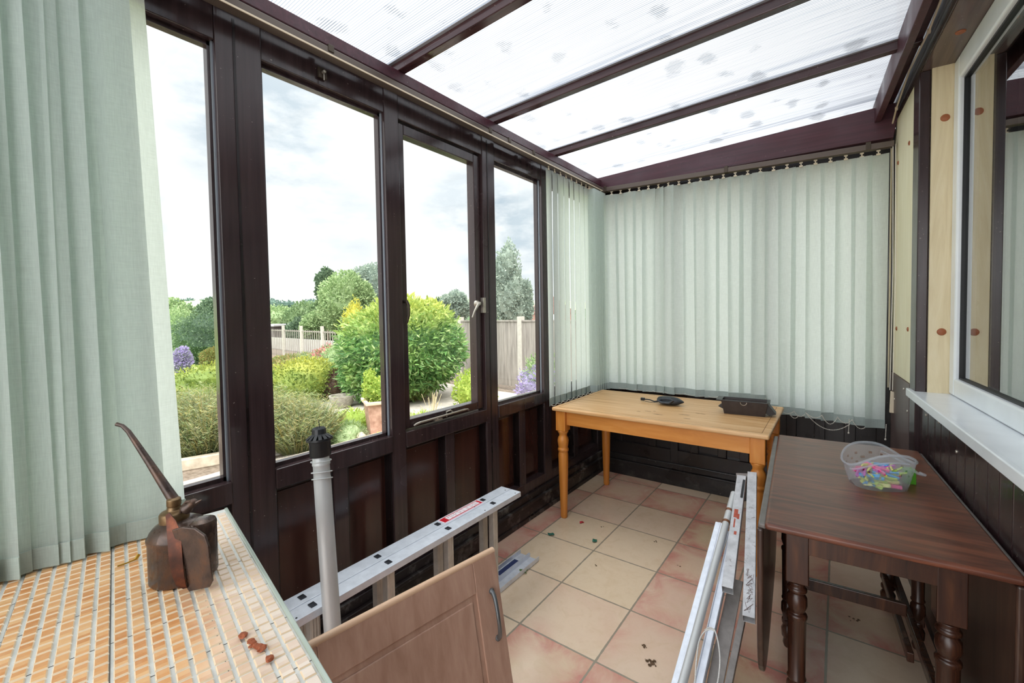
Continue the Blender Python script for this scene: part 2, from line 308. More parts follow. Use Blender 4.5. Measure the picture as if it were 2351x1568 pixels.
def tag(o, label, cat, group=None, kind=None):
    if label: o['label'] = label
    if cat: o['category'] = cat
    if group: o['group'] = group
    if kind: o['kind'] = kind
    return o
def thing(name, label, cat, loc=(0, 0, 0), rz=0, group=None):
    o = bpy.data.objects.new(name, None); C.objects.link(o); o.location = loc; o.rotation_euler = (0, 0, rz); o.empty_display_size = .05
    return tag(o, label, cat, group)
def struct(o): o['kind'] = 'structure'; return o
def copy_tree(o, parent=None):
    c = o.copy(); C.objects.link(c); c.parent = parent
    for ch in list(o.children): copy_tree(ch, c)
    return c

# house wall runs slightly out of square with the glazed wall
WA = Vector((1.955, 3.57, 0)); A33 = math.radians(3.3); WT = Vector((math.sin(A33), -math.cos(A33), 0)); WN = Vector((-math.cos(A33), -math.sin(A33), 0))
HW = Matrix(((WT.x, WN.x, 0, WA.x), (WT.y, WN.y, 0, WA.y), (0, 0, 1, 0), (0, 0, 0, 1)))   # local (s along, n into room, z)

# ------------------------------------------------------------------ floor
mb = MB(); mb.box(0, 2.35, -1.6, 3.57, -.06, 0); struct(mb.build('floor', M_['floor']))

# ------------------------------------------------------------------ glazed wall (x = 0)
W = MB(); X0, X1 = -.07, 0.0
Y_START, Y_END = -1.6, 3.57
ZB, ZT = .827, 2.325
posts = [(-1.0, -.87), (.642, .790), (1.322, 1.402), (2.008, 2.120), (2.645, 2.74), (3.50, 3.64)]
for a, b in posts: W.box(X0, X1, a, b, 0, 2.44)
bays = [(-.87, .642), (.790, 1.322), (1.402, 2.008), (2.120, 2.645), (2.74, 3.50)]
for a, b in bays:
    W.box(X0, X1 - .004, a, b, ZT, 2.44); W.box(X0, X1 + .006, a, b, .752, ZB)
    W.box(X0 + .002, X1 - .001, a, b, -.05, .245)
struct(W.build('wall_left', M_['frame'], bevel=.003))
struct(MB().box(-.12, -.07, -1.2, 3.6, .775, .826).build('trim_sill', M_['stone'], bevel=.006))
# groove strips down the doubled posts
g = MB()
for y in (.700, 2.052): g.box(-.002, .0022, y - .004, y + .004, .2, 2.42)
struct(g.build('trim_1', M_['black']))
# sunk panels and middle stiles below the sill
P = MB(); S = MB(); E_ = MB()
for a, b in bays:
    m = (a + b) / 2; hw = .033 if b - a < 1 else .033
    ms = [m] if b - a < .9 else [a + (b - a) * k / 4 for k in (1, 2, 3)]
    P.box(-.066, -.058, a - .01, b + .01, .22, .77)
    for q in ms: S.box(-.058, -.006, q - hw, q + hw, .24, .752)
    cuts = [a] + [v for q in ms for v in (q - hw, q + hw)] + [b]
    for c0, c1 in zip(cuts[::2], cuts[1::2]):
        E_.box(-.058, -.012, c0, c0 + .007, .24, .752); E_.box(-.058, -.012, c1 - .007, c1, .24, .752); E_.box(-.058, -.012, c0 + .007, c1 - .007, .742, .752); P.box(-.058, -.052, c0 + .025, c1 - .025, .27, .72)  # black strips down the panel sides put the recess shadow into the colour
struct(P.build('wall_left_panels', M_['panel'], bevel=.002)); struct(E_.build('trim_reveal_shade', M_['black'])); struct(S.build('trim_2', M_['frame'], bevel=.003))
sk = MB(); sk.box(0, .022, Y_START, 3.57, 0, .11); sk.box(0, .034, Y_START, 3.57, .11, .128); sk.box(0, .016, Y_START, 3.57, .128, .175); sk.box(0, .03, Y_START, 3.57, 0, .03)
struct(sk.build('baseboard_left', M_['skirt'], bevel=.004, seg=3))
# window panes
wi = 1
for k, (a, b) in enumerate(bays):
    if k == 2: continue
    f = MB()
    for (p, q, r_, t_) in ((a, a + .014, ZB, ZT), (b - .014, b, ZB, ZT), (a, b, ZB, ZB + .014), (a, b, ZT - .014, ZT)): f.box(-.06, -.03, p, q, r_, t_)
    o = struct(f.build('window_%d' % wi, M_['frame'])); MB().box(-.047, -.043, a + .01, b - .01, ZB + .01, ZT - .01).build('pane', M_['glass'], o); MB().box(-.042, -.020, b - .005, b, ZB, ZT).build('glare_strip', M_['strip'], o); wi += 1  # thin pale strip stands for the glare along the pane edge
# opening casement
a, b = bays[2]; f = MB(); cz0, cz1 = .833, 2.318
f.box(-.075, -.02, a + .004, a + .045, cz0, cz1); f.box(-.075, -.02, b - .055, b - .004, cz0, cz1); f.box(-.075, -.02, a + .045, b - .055, cz0, cz0 + .045); f.box(-.075, -.02, a + .045, b - .055, cz1 - .05, cz1)
o = struct(f.build('window_%d' % wi, M_['frame'], bevel=.004)); MB().box(-.055, -.051, a + .04, b - .05, cz0 + .04, cz1 - .04).build('pane', M_['glass'], o)
# wall plate and eaves beam above
ep = MB(); ep.box(-.09, .0, Y_START, 3.57, 2.44, 2.50); ep.box(-.09, .055, Y_START, 3.57, 2.462, 2.515); struct(ep.build('trim_3', M_['gable'], bevel=.004))

# casement fittings
def fitting(name, par, loc): t = bpy.data.objects.new(name, None); C.objects.link(t); t.location = loc; t.parent = par; return t
CW = o = bpy.data.objects['window_4']
t = fitting('window_stay', CW, (-.005, 1.66, .842))
MB().bar((0, -.16, .012), (.0, .17, .016), .014, .008).tube([(0, .165, .016), (.0, .19, .014), (-.004, .2, .006)], .005, 8).tube([(0, -.16, .012), (0, -.19, .008), (-.008, -.198, .002)], .006, 8).build('stay_arm', M_['steel'], t, bevel=.002)
MB().box(-.01, .012, -.07, -.02, 0, .006).lathe([(.006, .005), (.006, .014), (.002, .016)], 10, Matrix.Translation((0, -.045, 0))).build('mounting_plate', M_['steel'], t)
MB().tube([(-.008, .03, 0), (-.01, .03, .028), (-.008, .06, .03), (-.006, .075, .018)], .004, 8).build('peg', M_['steel'], t)
t = fitting('window_handle', CW, (.0, 1.985, 1.445))
MB().box(-.02, .004, .008, .03, -.045, .045).build('keep_plate', M_['steel'], t, bevel=.002)
MB().lathe([(.020, 0), (.02, .01), (.012, .02), (.010, .03)], 14, Matrix.Translation((-.02, -.03, .01)) @ Matrix.Rotation(PI / 2, 4, 'Y')).build('boss', M_['steel'], t)
MB().tube([(.006, -.03, .012), (.014, -.055, .0), (.016, -.085, -.035), (.012, -.1, -.07)], [.009, .008, .006, .005], 10).build('lever', M_['steel'], t)
t = fitting('window_handle', CW, (-.02, 1.425, 1.41))
MB().tube([(0, 0, .05), (.022, 0, .05), (.03, .004, .03), (.028, .004, -.02), (.02, 0, -.05), (.012, 0, -.06)], [.008, .008, .007, .007, .006, .004], 10).build('grip', M_['brass_dark'], t)
t = fitting('window_latch', bpy.data.objects['window_2'], (.0, 1.02, 2.37))
MB().box(0, .012, -.018, .018, -.02, .02).build('plate', M_['brass_dark'], t, bevel=.002)
MB().lathe([(.006, 0), (.006, .014), (.003, .016)], 10, Matrix.Translation((.012, .0, .002)) @ Matrix.Rotation(PI / 2, 4, 'Y')).bar((.018, 0, 0), (.018, 0, -.03), .003, .003, (1, 0, 0)).build('pin', M_['steel'], t)

# ------------------------------------------------------------------ far wall (y = 3.57)
YF = 3.57
F = MB(); F.box(0, 1.96, YF, YF + .07, .17, .28); F.box(0, 1.96, YF, YF + .07, .70, .80); F.box(0, 1.96, YF, YF + .07, 2.30, 2.47)
for a, b in ((0.001, .05), (.60, .66), (1.25, 1.31), (1.87, 1.96)): F.box(a, b, YF - .003, YF + .068, -.04, 2.468)
F.box(0, 1.96, YF + .001, YF + .069, -.05, .2); struct(F.build('wall_back', M_['black'], bevel=.003))
F = MB(); F.box(0, 1.96, YF + .03, YF + .05, .28, .70); struct(F.build('wall_back_panels', M_['black']))
F = MB()
for q in (.16, .45, .78, .98, 1.13, 1.42, 1.58, 1.74): F.box(q - .03, q + .03, YF + .008, YF + .03, .28, .70)
struct(F.build('trim_4', M_['black'], bevel=.003))
F = MB(); F.box(0, 1.96, YF - .022, YF, 0, .11); F.box(0, 1.96, YF - .034, YF, .11, .128); F.box(0, 1.96, YF - .016, YF, .128, .175); struct(F.build('baseboard_back', M_['skirtx'], bevel=.004, seg=3))
for k, (a, b) in enumerate(((.05, .60), (.66, 1.25), (1.31, 1.87))):
    f = MB()
    for (p, q, r_, t_) in ((a, a + .014, .8, 2.3), (b - .014, b, .8, 2.3), (a, b, .8, .814), (a, b, 2.286, 2.3)): f.box(p, q, YF + .02, YF + .05, r_, t_)
    wi += 1; o = struct(f.build('window_%d' % wi, M_['frame'])); MB().box(a + .01, b - .01, YF + .033, YF + .037, .81, 2.29).build('pane', M_['glass'], o)
# gable board rising slightly to the house
poly = [(0, 2.43), (1.93, 2.40), (1.96, 2.60), (0, 2.535)]
MG = Matrix(((1, 0, 0, 0), (0, 0, 1, 0), (0, 1, 0, 0), (0, 0, 0, 1)))
struct(MB().prism(poly, YF - .075, YF + .0, MG).build('trim_5', M_['gable'], bevel=.003))

# ------------------------------------------------------------------ roof
def rz(x): return 2.512 + .036 * x
R_ = MB(); k = 0
for y in (-1.45, -.73, -.02, .69, 1.385, 2.075, 2.765):
    a, b = Vector((-.06, y, rz(0) + .02)), Vector((1.97, y, rz(1.97) + .02)); R_.bar(a, b, .042, .045)
struct(R_.build('ceiling_rafters', M_['frame_x'], bevel=.003))
seams = (-1.6, -1.45, -.73, -.02, .69, 1.385, 2.075, 2.765, 3.66)
for a, b in zip(seams[:-1], seams[1:]):
    mb = MB(); z0, z1 = rz(-.12) + .048, rz(2.1) + .048
    mb.add([(-.12, a, z0), (2.1, a, z1), (2.1, b, z1), (-.12, b, z0)], [(0, 1, 2, 3)]); o = mb.build('ceiling', M_['roof']); struct(o)
# light aluminium glazing bead beside each rafter
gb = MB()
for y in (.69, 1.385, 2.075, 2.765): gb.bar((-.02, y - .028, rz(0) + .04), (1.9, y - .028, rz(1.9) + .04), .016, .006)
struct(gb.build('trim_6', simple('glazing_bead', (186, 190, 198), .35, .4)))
# purlin against the house and wall above the board
H = MB(); H.box(-.02, 5.2, .088, .118, 2.505, 2.64, HW); H.box(-.02, 5.2, .03, .089, 2.60, 2.622, HW); struct(H.build('trim_7', M_['gable'], bevel=.003))  # second box is a board added to keep roof light out of the gap
H = MB(); H.box(0, 5.2, -.10, .012, 2.512, 2.56, HW); struct(H.build('trim_8', M_['frame_y'], bevel=.002))
H = MB(); H.box(0, 5.2, .0, .022, 2.56, 2.63, HW); H.box(0, 5.2, .012, .018, 2.549, 2.558, HW); struct(H.build('trim_9', simple('grey_wall_board', (104, 106, 112), .3, 0, 10, 6)))
H = MB(); H.box(-.1, 5.2, -.3, -.0, 2.64, 4.8, HW); struct(H.build('wall_right_upper', simple('house_brick', (150, 120, 104), .9, 0, 20)))

# ------------------------------------------------------------------ house wall
B = MB(); s0 = .69; RB = -.115
B.box(-.02, 5.2, -.3, RB, 0, .99, HW)
B.box(-.02, .69, -.3, -.02, 0, 2.66, HW); B.box(4.2, 5.2, -.3, -.02, 0, 2.66, HW); B.box(.69, 4.2, -.3, -.0, 2.56, 2.66, HW)
B.box(.69, 4.2, RB, -.012, 0, .965, HW)
struct(B.build('wall_right', M_['black']))
bd = MB(); x = 0.0; rr = random.Random(3)
while x < 5.15:
    wd = rr.choice((.095, .1, .12)); bd.box(x + .0025, x + wd - .0025, -.014, .004, .1, .965, HW); x += wd
struct(bd.build('wall_right_boarding', M_['boarding'], bevel=.003))
MB().box(0, 5.2, .004, .02, 0, .12, HW).build('baseboard_right', M_['skirt'], bevel=.003); struct(bpy.data.objects['baseboard_right'])
# lower corner board + cream board + dark post + pale reveal
struct(MB().box(.02, .55, .004, .02, .1, .998, HW).build('trim_10', simple('grey_brown_panel', (92, 76, 74), .4, 0, 12, 4), bevel=.002))
o = MB().box(.02, .565, -.02, .014, 1.0, 2.50, HW).build('wall_right_board', M_['cream_board'], bevel=.002); struct(o)
struct(MB().box(.565, .69, -.02, .02, .1, 2.50, HW).build('trim_11', M_['frame'], bevel=.004))
struct(MB().box(.682, .70, -.115, -.022, .985, 2.51, HW).build('trim_12', M_['cream_board2']))
struct(MB().box(.565, 4.2, -.11, .01, 2.50, 2.512, HW).build('trim_13', darkwood('recess_head_board', (92, 76, 72), 'y')))
pg = MB()
for (s_, z_) in ((.44, 2.247), (.13, 2.231), (.15, 1.269), (.47, 1.277)): pg.lathe([(.012, 0), (.011, .004), (.004, .006)], 12, HW @ Matrix.Translation((s_, .014, z_)) @ Matrix.Rotation(-PI / 2, 4, 'X'))
struct(pg.build('wall_right_plugs', M_['peg']))
pg = MB()
for (n_, z_) in ((-.068, 2.262), (-.068, 1.274)): pg.lathe([(.017, 0), (.015, .004), (.006, .007)], 14, HW @ Matrix.Translation((.70, n_, z_)) @ Matrix.Rotation(PI / 2, 4, 'Y'))
pg.lathe([(.017, 0), (.015, .004)], 14, HW @ Matrix.Translation((1.0, -.05, 2.50)) @ Matrix.Rotation(PI, 4, 'X'))
struct(pg.build('trim_14', M_['peg']))
# screws in the boarding
pg = MB()
for (s_, z_) in ((1.05, .915), (.42, .955), (.15, .854), (.52, .855), (.83, .9), (1.3, .86)): pg.lathe([(.007, 0), (.006, .003), (.002, .004)], 10, HW @ Matrix.Translation((s_, .02 if s_ < .56 else .004, z_)) @ Matrix.Rotation(-PI / 2, 4, 'X'))
struct(pg.build('trim_15', M_['steel']))
# uPVC window: sill, frame, gasket, pane
o = struct(MB().box(.60, 4.25, -.115, .035, .965, .985, HW).box(.60, 4.25, .022, .040, .948, .987, HW).build('trim_16', M_['white'], bevel=.004, seg=3))
f = MB(); zf0, zf1 = .987, 2.50
f.box(.70, .775, -.165, -.095, zf0, zf1, HW); f.box(4.1, 4.2, -.165, -.095, zf0, zf1, HW); f.box(.775, 4.1, -.165, -.095, zf0, zf0 + .078, HW); f.box(.775, 4.1, -.165, -.095, zf1 - .10, zf1, HW)
wi += 1; wo_ = struct(f.build('window_%d' % wi, M_['white'], bevel=.008, seg=3))
f = MB()
for q in ((.775, .783, zf0 + .078, zf1 - .1), (4.09, 4.1, zf0 + .078, zf1 - .1), (.775, 4.1, zf0 + .078, zf0 + .086), (.775, 4.1, zf1 - .108, zf1 - .1)): f.box(q[0], q[1], -.13, -.112, q[2], q[3], HW)
f.build('gasket', M_['gasket'], wo_)
MB().box(.779, 4.096, -.126, -.122, zf0 + .08, zf1 - .102, HW).build('pane', M_['dg'], wo_)
# dim room behind the window with a sheer curtain
rm = MB(); q = MB(); q.box(.3, 4.6, -2.3, -2.25, 0, 2.66, HW); q.box(.3, 4.6, -2.25, -.3, 0, .02, HW); q.box(.3, 4.6, -2.25, -.3, 2.64, 2.66, HW); q.box(.28, .3, -2.3, -.3, 0, 2.66, HW); q.box(4.6, 4.62, -2.3, -.3, 0, 2.66, HW)
struct(q.build('wall_inner_room', simple('dim_room_paint', (120, 118, 112), .9)))
cu = MB(); n = 160; vs = []
for i in range(n + 1):
    s_ = .95 + 1.5 * i / n; nn = -.30 + .022 * math.sin(i * .75) + .01 * math.sin(i * .31)
    for z_ in (.95, 2.45): vs.append(HW @ Vector((s_, nn - .06, z_)))
cu.add(vs, [(2 * i, 2 * i + 2, 2 * i + 3, 2 * i + 1) for i in range(n)], True)
tag(cu.build('curtain', vane_cloth('sheer_curtain', (186, 204, 196), .3)), 'pale green gathered curtain behind the white framed house window', 'curtain')

# electric cable along the house wall and pull switch
t = thing('electric_cable', 'thin cream cable clipped along the top of the house wall and down the corner', 'cable', (0, 0, 0))
pts = [HW @ Vector(p) for p in ((4.5, .036, 2.60), (1.2, .036, 2.585), (.95, .036, 2.56), (.55, .036, 2.575), (.2, .036, 2.52), (.03, .034, 2.47), (.008, .03, 2.40), (.01, .03, 1.6), (.0, .03, .9))]
MB().tube(pts, .0045, 8).build('wire', M_['cream_plastic'], t)
for p in ((2.2, .036, 2.594), (.95, .036, 2.56), (.2, .036, 2.52), (.02, .032, 2.44)):
    v = HW @ Vector(p); MB().box(v.x - .006, v.x + .006, v.y - .008, v.y + .008, v.z - .008, v.z + .008).build('clip', M_['cream_plastic'], t)

# ------------------------------------------------------------------ vertical blinds
def vane(parent, top, bot, wtop, wbot, bow=.006, wd=.089, hem=True, hook=True):
    """curved fabric slat; wtop/wbot = heading of its width direction in radians"""
    top, bot = Vector(top), Vector(bot); nz_, nw = 8, 6; mb = MB(); vs = []
    for i in range(nz_ + 1):
        f = i / nz_; p = top.lerp(bot, f); h = wtop + (wbot - wtop) * f; d = Vector((math.cos(h), math.sin(h), 0)); nn = Vector((-d.y, d.x, 0))
        for j in range(nw + 1):
            q = j / nw - .5; vs.append(p + d * q * wd + nn * bow * (1 - 4 * q * q))
    mb.add(vs, [(i * (nw + 1) + j, i * (nw + 1) + j + 1, (i + 1) * (nw + 1) + j + 1, (i + 1) * (nw + 1) + j) for i in range(nz_) for j in range(nw)], True)
    v = mb.build('vane', M_['vane'], parent)
    d = Vector((math.cos(wbot), math.sin(wbot), 0)); nn = Vector((-d.y, d.x, 0))
    if hem:
        hb = MB(); L_ = [bot + d * (j / 6 - .5) * wd * 1.005 + nn * (bow * (1 - 4 * (j / 6 - .5) ** 2)) for j in range(7)]
        vv = []
        for off in (-.0022, .0022):
            for zz in (-.001, .052): vv += [p + nn * off + Vector((0, 0, zz)) for p in L_]
        fs = []
        for a_ in (0, 14): fs += [(a_ + j, a_ + j + 1, a_ + 7 + j + 1, a_ + 7 + j) for j in range(6)]
        fs += [(j, j + 1, 14 + j + 1, 14 + j) for j in range(6)] + [(7 + j, 7 + j + 1, 21 + j + 1, 21 + j) for j in range(6)]
        hb.add(vv, fs, False).build('weight_pocket', M_['vane_hem'] if hem != 'soft' else M_['vane_soft'], v)
    if hook:
        hk = MB(); hk.box(-.010, .010, -.0025, .0025, -.004, .006, Matrix.Translation(top) @ Matrix.Rotation(wtop, 4, 'Z'))
        hk.box(-.003, .003, -.0025, .0025, .004, .022, Matrix.Translation(top) @ Matrix.Rotation(wtop, 4, 'Z')); hk.box(-.009, .009, -.0025, .0025, .018, .026, Matrix.Translation(top) @ Matrix.Rotation(wtop, 4, 'Z'))
        hk.build('hook', M_['hook'], v)
    return v
def beads(pts, r=.0028, step=.009):
    mb = MB(); pts = [Vector(p) for p in pts]; mb.tube(pts, .0009, 5)
    acc = 0
    for a, b in zip(pts[:-1], pts[1:]):
        L_ = (b - a).length; d = (b - a) / max(L_, 1e-6); x = acc
        while x < L_:
            p = a + d * x; mb.lathe([(r * .3, -r), (r, -.3 * r), (r, .3 * r), (r * .3, r)], 6, Matrix.Translation(p)); x += step
        acc = x - L_
    return mb
def sag(a, b, s, n=10):
    a, b = Vector(a), Vector(b); return [a.lerp(b, i / n) - Vector((0, 0, s * 4 * (i / n) * (1 - i / n))) for i in range(n + 1)]
# far blind
fb = thing('vertical_blind', 'pale sage vertical blind across the whole far end above the tables', 'vertical blind', (0, 0, 0))
HRY = 3.47
MB().bar((.03, HRY, 2.418), (1.93, HRY, 2.352), .045, .034).build('headrail', M_['track'], fb, bevel=.003)
for q in ((.10, .125, 2.395, 2.44), (1.02, 1.045, 2.365, 2.41), (1.80, 1.825, 2.34, 2.385)): MB().box(q[0], q[1], HRY - .026, HRY + .02, q[2], q[3]).build('bracket', M_['brass_dark'], fb, bevel=.002)
rr = random.Random(11); tops = []; nV = 24
for i in range(nV):
    x = .085 + (1.86 - .085) * i / (nV - 1); zt_ = 2.385 - .036 * (x / 1.9) * 1.9 - .012
    zb_ = .752 - .01 * x if x < 1.33 else (.705 - .05 * (x - 1.33) / .5)
    if i >= 16: zb_ = .690 - .028 * (i - 16) / 7
    else: zb_ = .752
    tw = rr.uniform(-.10, .34); tw2 = tw + rr.uniform(-.30, .38)
    if i in (0, 1): tw2 = .12; tw = .25
    if i in (6, 7): tw, tw2 = -.45, -.35
    dx = rr.uniform(-.006, .010) + (.022 if i in (1, 2) else 0)
    top = (x, HRY - .004 * (i % 2), zt_); bot = (x + dx, HRY + .003 - .012 * (i % 2) + .0, zb_)
    vane(fb, top, bot, tw, tw2, .006 * rr.choice((1, 1, -1)), wd=.100, hook=True); tops.append(Vector(bot))
for i in range(2, nV - 1):
    if i < 16: a, b = tops[i - 1], tops[i]; p = sag(a + Vector((.04, -.012, .012)), b + Vector((.04, -.012, .012)), .008, 6)
    else: a, b = tops[i - 1], tops[i]; p = sag(a + Vector((.042, -.014, .03)), b + Vector((.042, -.014, .03)), (.02, .024, .03, .024, .05, .03, .05)[i - 16], 10)
    beads(p).build('bead_chain', M_['chain'], fb)
beads(sag(tops[18] + Vector((.04, -.016, .03)), tops[21] + Vector((.03, -.016, .0)), .07, 14)).build('bead_chain', M_['chain'], fb)
beads(sag(tops[17] + Vector((.02, -.0, .0)), tops[18] + Vector((0, -.0, .0)), .018, 8)).build('bead_chain', M_['chain'], fb)
for q, dx, ln in ((21, .028, .085), (23, .052, .09)):
    p = tops[q] + Vector((dx, -.016, .03)); m_b = beads([p, p - Vector((.003, 0, ln))]); m_b.lathe([(.001, -.006), (.005, -.002), (.004, .004), (.001, .008)], 8, Matrix.Translation(p - Vector((.003, 0, ln)))); m_b.build('bead_chain', M_['chain'], fb)
pc = MB()
for dx in (0, .012): pc.tube([(1.925 + dx, HRY - .01, 2.35), (1.932 + dx, HRY - .012, 1.6), (1.925 + dx, HRY - .014, .90)], .0022, 6)
pc.build('pull_cord', M_['chain'], fb)
pw = MB().prism([(-.016, -.0), (.016, 0), (.018, .12), (-.012, .13)], -.014, .014, Matrix.Translation((1.94, HRY - .012, .765)) @ Matrix.Rotation(PI / 2, 4, 'X')); pw.build('cord_weight', M_['cream_plastic'], fb, bevel=.003)
# window-wall blind: spread vanes at the far end, a tight bunch at the near end
lb = thing('vertical_blind', 'long sage vertical blind on the glazed wall drawn back to both ends', 'vertical blind', (0, 0, 0))
HX = .068
MB().box(HX - .022, HX + .022, -1.3, 3.46, 2.405, 2.437).build('headrail', M_['track'], lb, bevel=.003)
MB().box(HX + .0225, HX + .0255, -1.3, 3.46, 2.404, 2.41).build('rail_lip', M_['cream_plastic'], lb)
for y in (.05, 1.01, 1.98, 2.16, 2.42): MB().box(HX - .03, HX + .026, y - .012, y + .012, 2.418, 2.446).build('bracket', M_['brass_dark'], lb, bevel=.002)
xs = [2.635, 2.715, 2.795, 2.875, 2.955, 3.035, 3.115, 3.19]; rr = random.Random(5); bl = []
for i, y in enumerate(xs):
    b_ = Vector((HX - .005, y + .012, .745)); vane(lb, (HX, y, 2.385), b_, PI / 2 + .10 + .05 * math.sin(i * 2.1), PI / 2 + .09 + .07 * math.cos(i * 1.7), .005); bl.append(b_)
for i in range(9):
    y = 3.245 + i * .021; b_ = Vector((HX + .006 * (i % 2), y + .02, .745)); vane(lb, (HX, y, 2.385), b_, .35 + .05 * (i % 3), .25 + .06 * (i % 2), .004); bl.append(b_)
b_ = Vector((HX + .03, 3.44, .745)); vane(lb, (HX + .02, 3.42, 2.385), b_, PI / 2 - .5, PI / 2 - .9, .005)
for a, b in zip(bl[:-1], bl[1:]): beads(sag(a + Vector((.012, -.03, .006)), b + Vector((.012, -.03, .006)), .012, 5)).build('bead_chain', M_['chain'], lb)
# near bunch
nb = []; q_ = random.Random(31)
for i in range(24): nb.append((-.42 + .78 * (i / 23) ** .82 + q_.uniform(-.006, .006), -.46 + .84 * (i / 23) ** .82 + q_.uniform(-.012, .012), q_.uniform(.10, .62), q_.uniform(.05, .70), q_.uniform(-.004, .018)))
nb += [(.352, .385, .16, .30, .03), (.408, .452, -.30, -.25, -.028)]
for i in range(20): y_ = -.50 + .80 * i / 19; nb.append((y_, y_ - .02, q_.uniform(.15, .5), q_.uniform(.15, .5), -.034 + q_.uniform(-.003, .003)))  # rear row of vanes added to cut light through the bunch
for i, (yt, yb, h, h2, xo) in enumerate(nb):
    vane(lb, (HX + xo, yt, 2.385), (HX + xo + .016, yb, .779), PI / 2 - h, PI / 2 - h2, .0055 * (1 if i % 3 else -1), hem='soft', wd=.089)

# ------------------------------------------------------------------ turned legs
def turned(mb, x, y, z0, z1, blk, prof, block_z, seg=20):
    mb.box(x - blk, x + blk, y - blk, y + blk, block_z, z1)
    mb.lathe([(r, z) for z, r in prof], seg, Matrix.Translation((x, y, 0)))
# pine table
t = thing('pine_table', 'honey pine farmhouse table with worn top under the far blind', 'table', (.765, 2.93, 0), math.radians(.4))
hx, hy = .635, .40
tp = MB(); tp.box(-hx, hx, -hy, hy, .735, .76); o = tp.build('tabletop', M_['pine_top'], t, bevel=.009, seg=4)
gr = MB(); e_ = .035
for q in ((-hx + e_, hx - e_, -hy + e_, -hy + e_ + .0025), (-hx + e_, hx - e_, hy - e_ - .0025, hy - e_), (-hx + e_, -hx + e_ + .0025, -hy + e_, hy - e_), (hx - e_ - .0025, hx - e_, -hy + e_, hy - e_)): gr.box(*q, .7600, .7603)
gr.build('edge_line', simple('dark_edge_line', (120, 82, 44), .6), o)
mk = MB(); rr = random.Random(4)
for (cx_, cy_, ln) in ((-.05, -.18, .05), (.16, -.16, .07), (.03, -.235, .08), (.2, -.25, .05), (-.1, -.22, .03), (.24, -.08, .06), (-.02, -.16, .02)):
    pts = []
    for k in range(14):
        a = 2 * PI * k / 14; r_ = rr.uniform(.5, 1.2); pts.append((cx_ + math.cos(a) * ln * .5 * r_, cy_ + math.sin(a) * .005 * r_))
    mk.prism(pts, .7599, .7602)
mk.build('worn_mark', simple('bare_wood_mark', (112, 84, 58), .7, 0, 20, 60), o)
ap = MB(); i_ = .075
ap.box(-hx + i_, hx - i_, -hy + .045, -hy + .067, .64, .735); ap.box(-hx + i_, hx - i_, hy - .067, hy - .045, .64, .735); ap.box(-hx + .045, -hx + .067, -hy + i_, hy - i_, .64, .735); ap.box(hx - .067, hx - .045, -hy + i_, hy - i_, .64, .735)
ap.build('apron', M_['pine_x'], t, bevel=.002)
prof = [(0, .021), (.02, .024), (.03, .023), (.30, .031), (.43, .034), (.455, .030), (.462, .036), (.475, .037), (.482, .031), (.50, .034), (.53, .038), (.55, .034), (.562, .027), (.575, .027), (.59, .036), (.60, .036)]
for sx_ in (-1, 1):
    for sy_ in (-1, 1):
        m = MB(); turned(m, 0, 0, 0, .735, .036, prof, .60); l_ = m.build('leg', M_['pine'], t, bevel=.004); l_.location = (sx_ * (hx - .055), sy_ * (hy - .055), 0)

# items on the pine table
t = thing('fabric_pouch', 'small black rolled fabric pouch with a wrist strap on pine table', 'pouch', (.765, 3.015, .76), math.radians(-6))
pm = MB(); n = 22; vs = []; secs = [(-.085, .006, .004), (-.078, .03, .020), (-.05, .046, .027), (0, .05, .030), (.05, .046, .027), (.075, .028, .014), (.10, .004, .003)]
for (x, ry, rz_) in secs: vs += [(x, ry * math.cos(2 * PI * k / n) * (1 + .06 * math.sin(5 * k)), .028 + rz_ * math.sin(2 * PI * k / n) * (1 + .05 * math.cos(3 * k + x * 40))) for k in range(n)]
pm.add(vs, [(i * n + k, i * n + (k + 1) % n, (i + 1) * n + (k + 1) % n, (i + 1) * n + k) for i in range(len(secs) - 1) for k in range(n)] + [tuple(range(n))[::-1], tuple(range((len(secs) - 1) * n, len(secs) * n))], True)
pm.build('bag', simple('black_quilted_nylon', (34, 38, 44), .42, 0, 10, 60), t, sub=1)
MB().tube([(-.065, -.045, .03), (-.03, -.054, .020), (.02, -.056, .024), (.045, -.05, .040), (.02, -.046, .048), (-.03, -.044, .044), (-.065, -.045, .03)], [.006, .009, .010, .009, .008, .008, .006], 8).build('rolled_lip', simple('shiny_black_lip', (52, 58, 66), .3, 0, 14, 90), t)
MB().tube([(-.08, 0, .014), (-.11, .004, .008), (-.14, .002, .016), (-.16, -.004, .018), (-.18, -.004, .016)], .0045, 8).tube([(-.08, 0, .008), (-.12, -.02, .005), (-.17, -.012, .006)], .002, 6).build('strap', M_['blackp'], t)
MB().box(-.205, -.178, -.011, .008, .006, .026).build('strap_toggle', M_['blackp'], t, bevel=.003)
t = thing('plastic_box', 'dark brown flanged plastic box standing on right end of pine table', 'box', (1.222, 2.99, .76), math.radians(5))
def frus(mb, x0, y0, x1, y1, z0, z1, wall=.004):
    a = [(-x0, -y0, z0), (x0, -y0, z0), (x0, y0, z0), (-x0, y0, z0)]; b = [(-x1, -y1, z1), (x1, -y1, z1), (x1, y1, z1), (-x1, y1, z1)]
    a2 = [(p[0] * .96, p[1] * .94, z0 + wall) for p in a]; b2 = [(p[0] * .96, p[1] * .94, z1) for p in b]
    mb.add(a + b + a2 + b2, [(3, 2, 1, 0), (0, 1, 5, 4), (1, 2, 6, 5), (2, 3, 7, 6), (3, 0, 4, 7), (8, 9, 10, 11), (8, 12, 13, 9), (9, 13, 14, 10), (10, 14, 15, 11), (11, 15, 12, 8), (4, 5, 13, 12), (5, 6, 14, 13), (6, 7, 15, 14), (7, 4, 12, 15)])
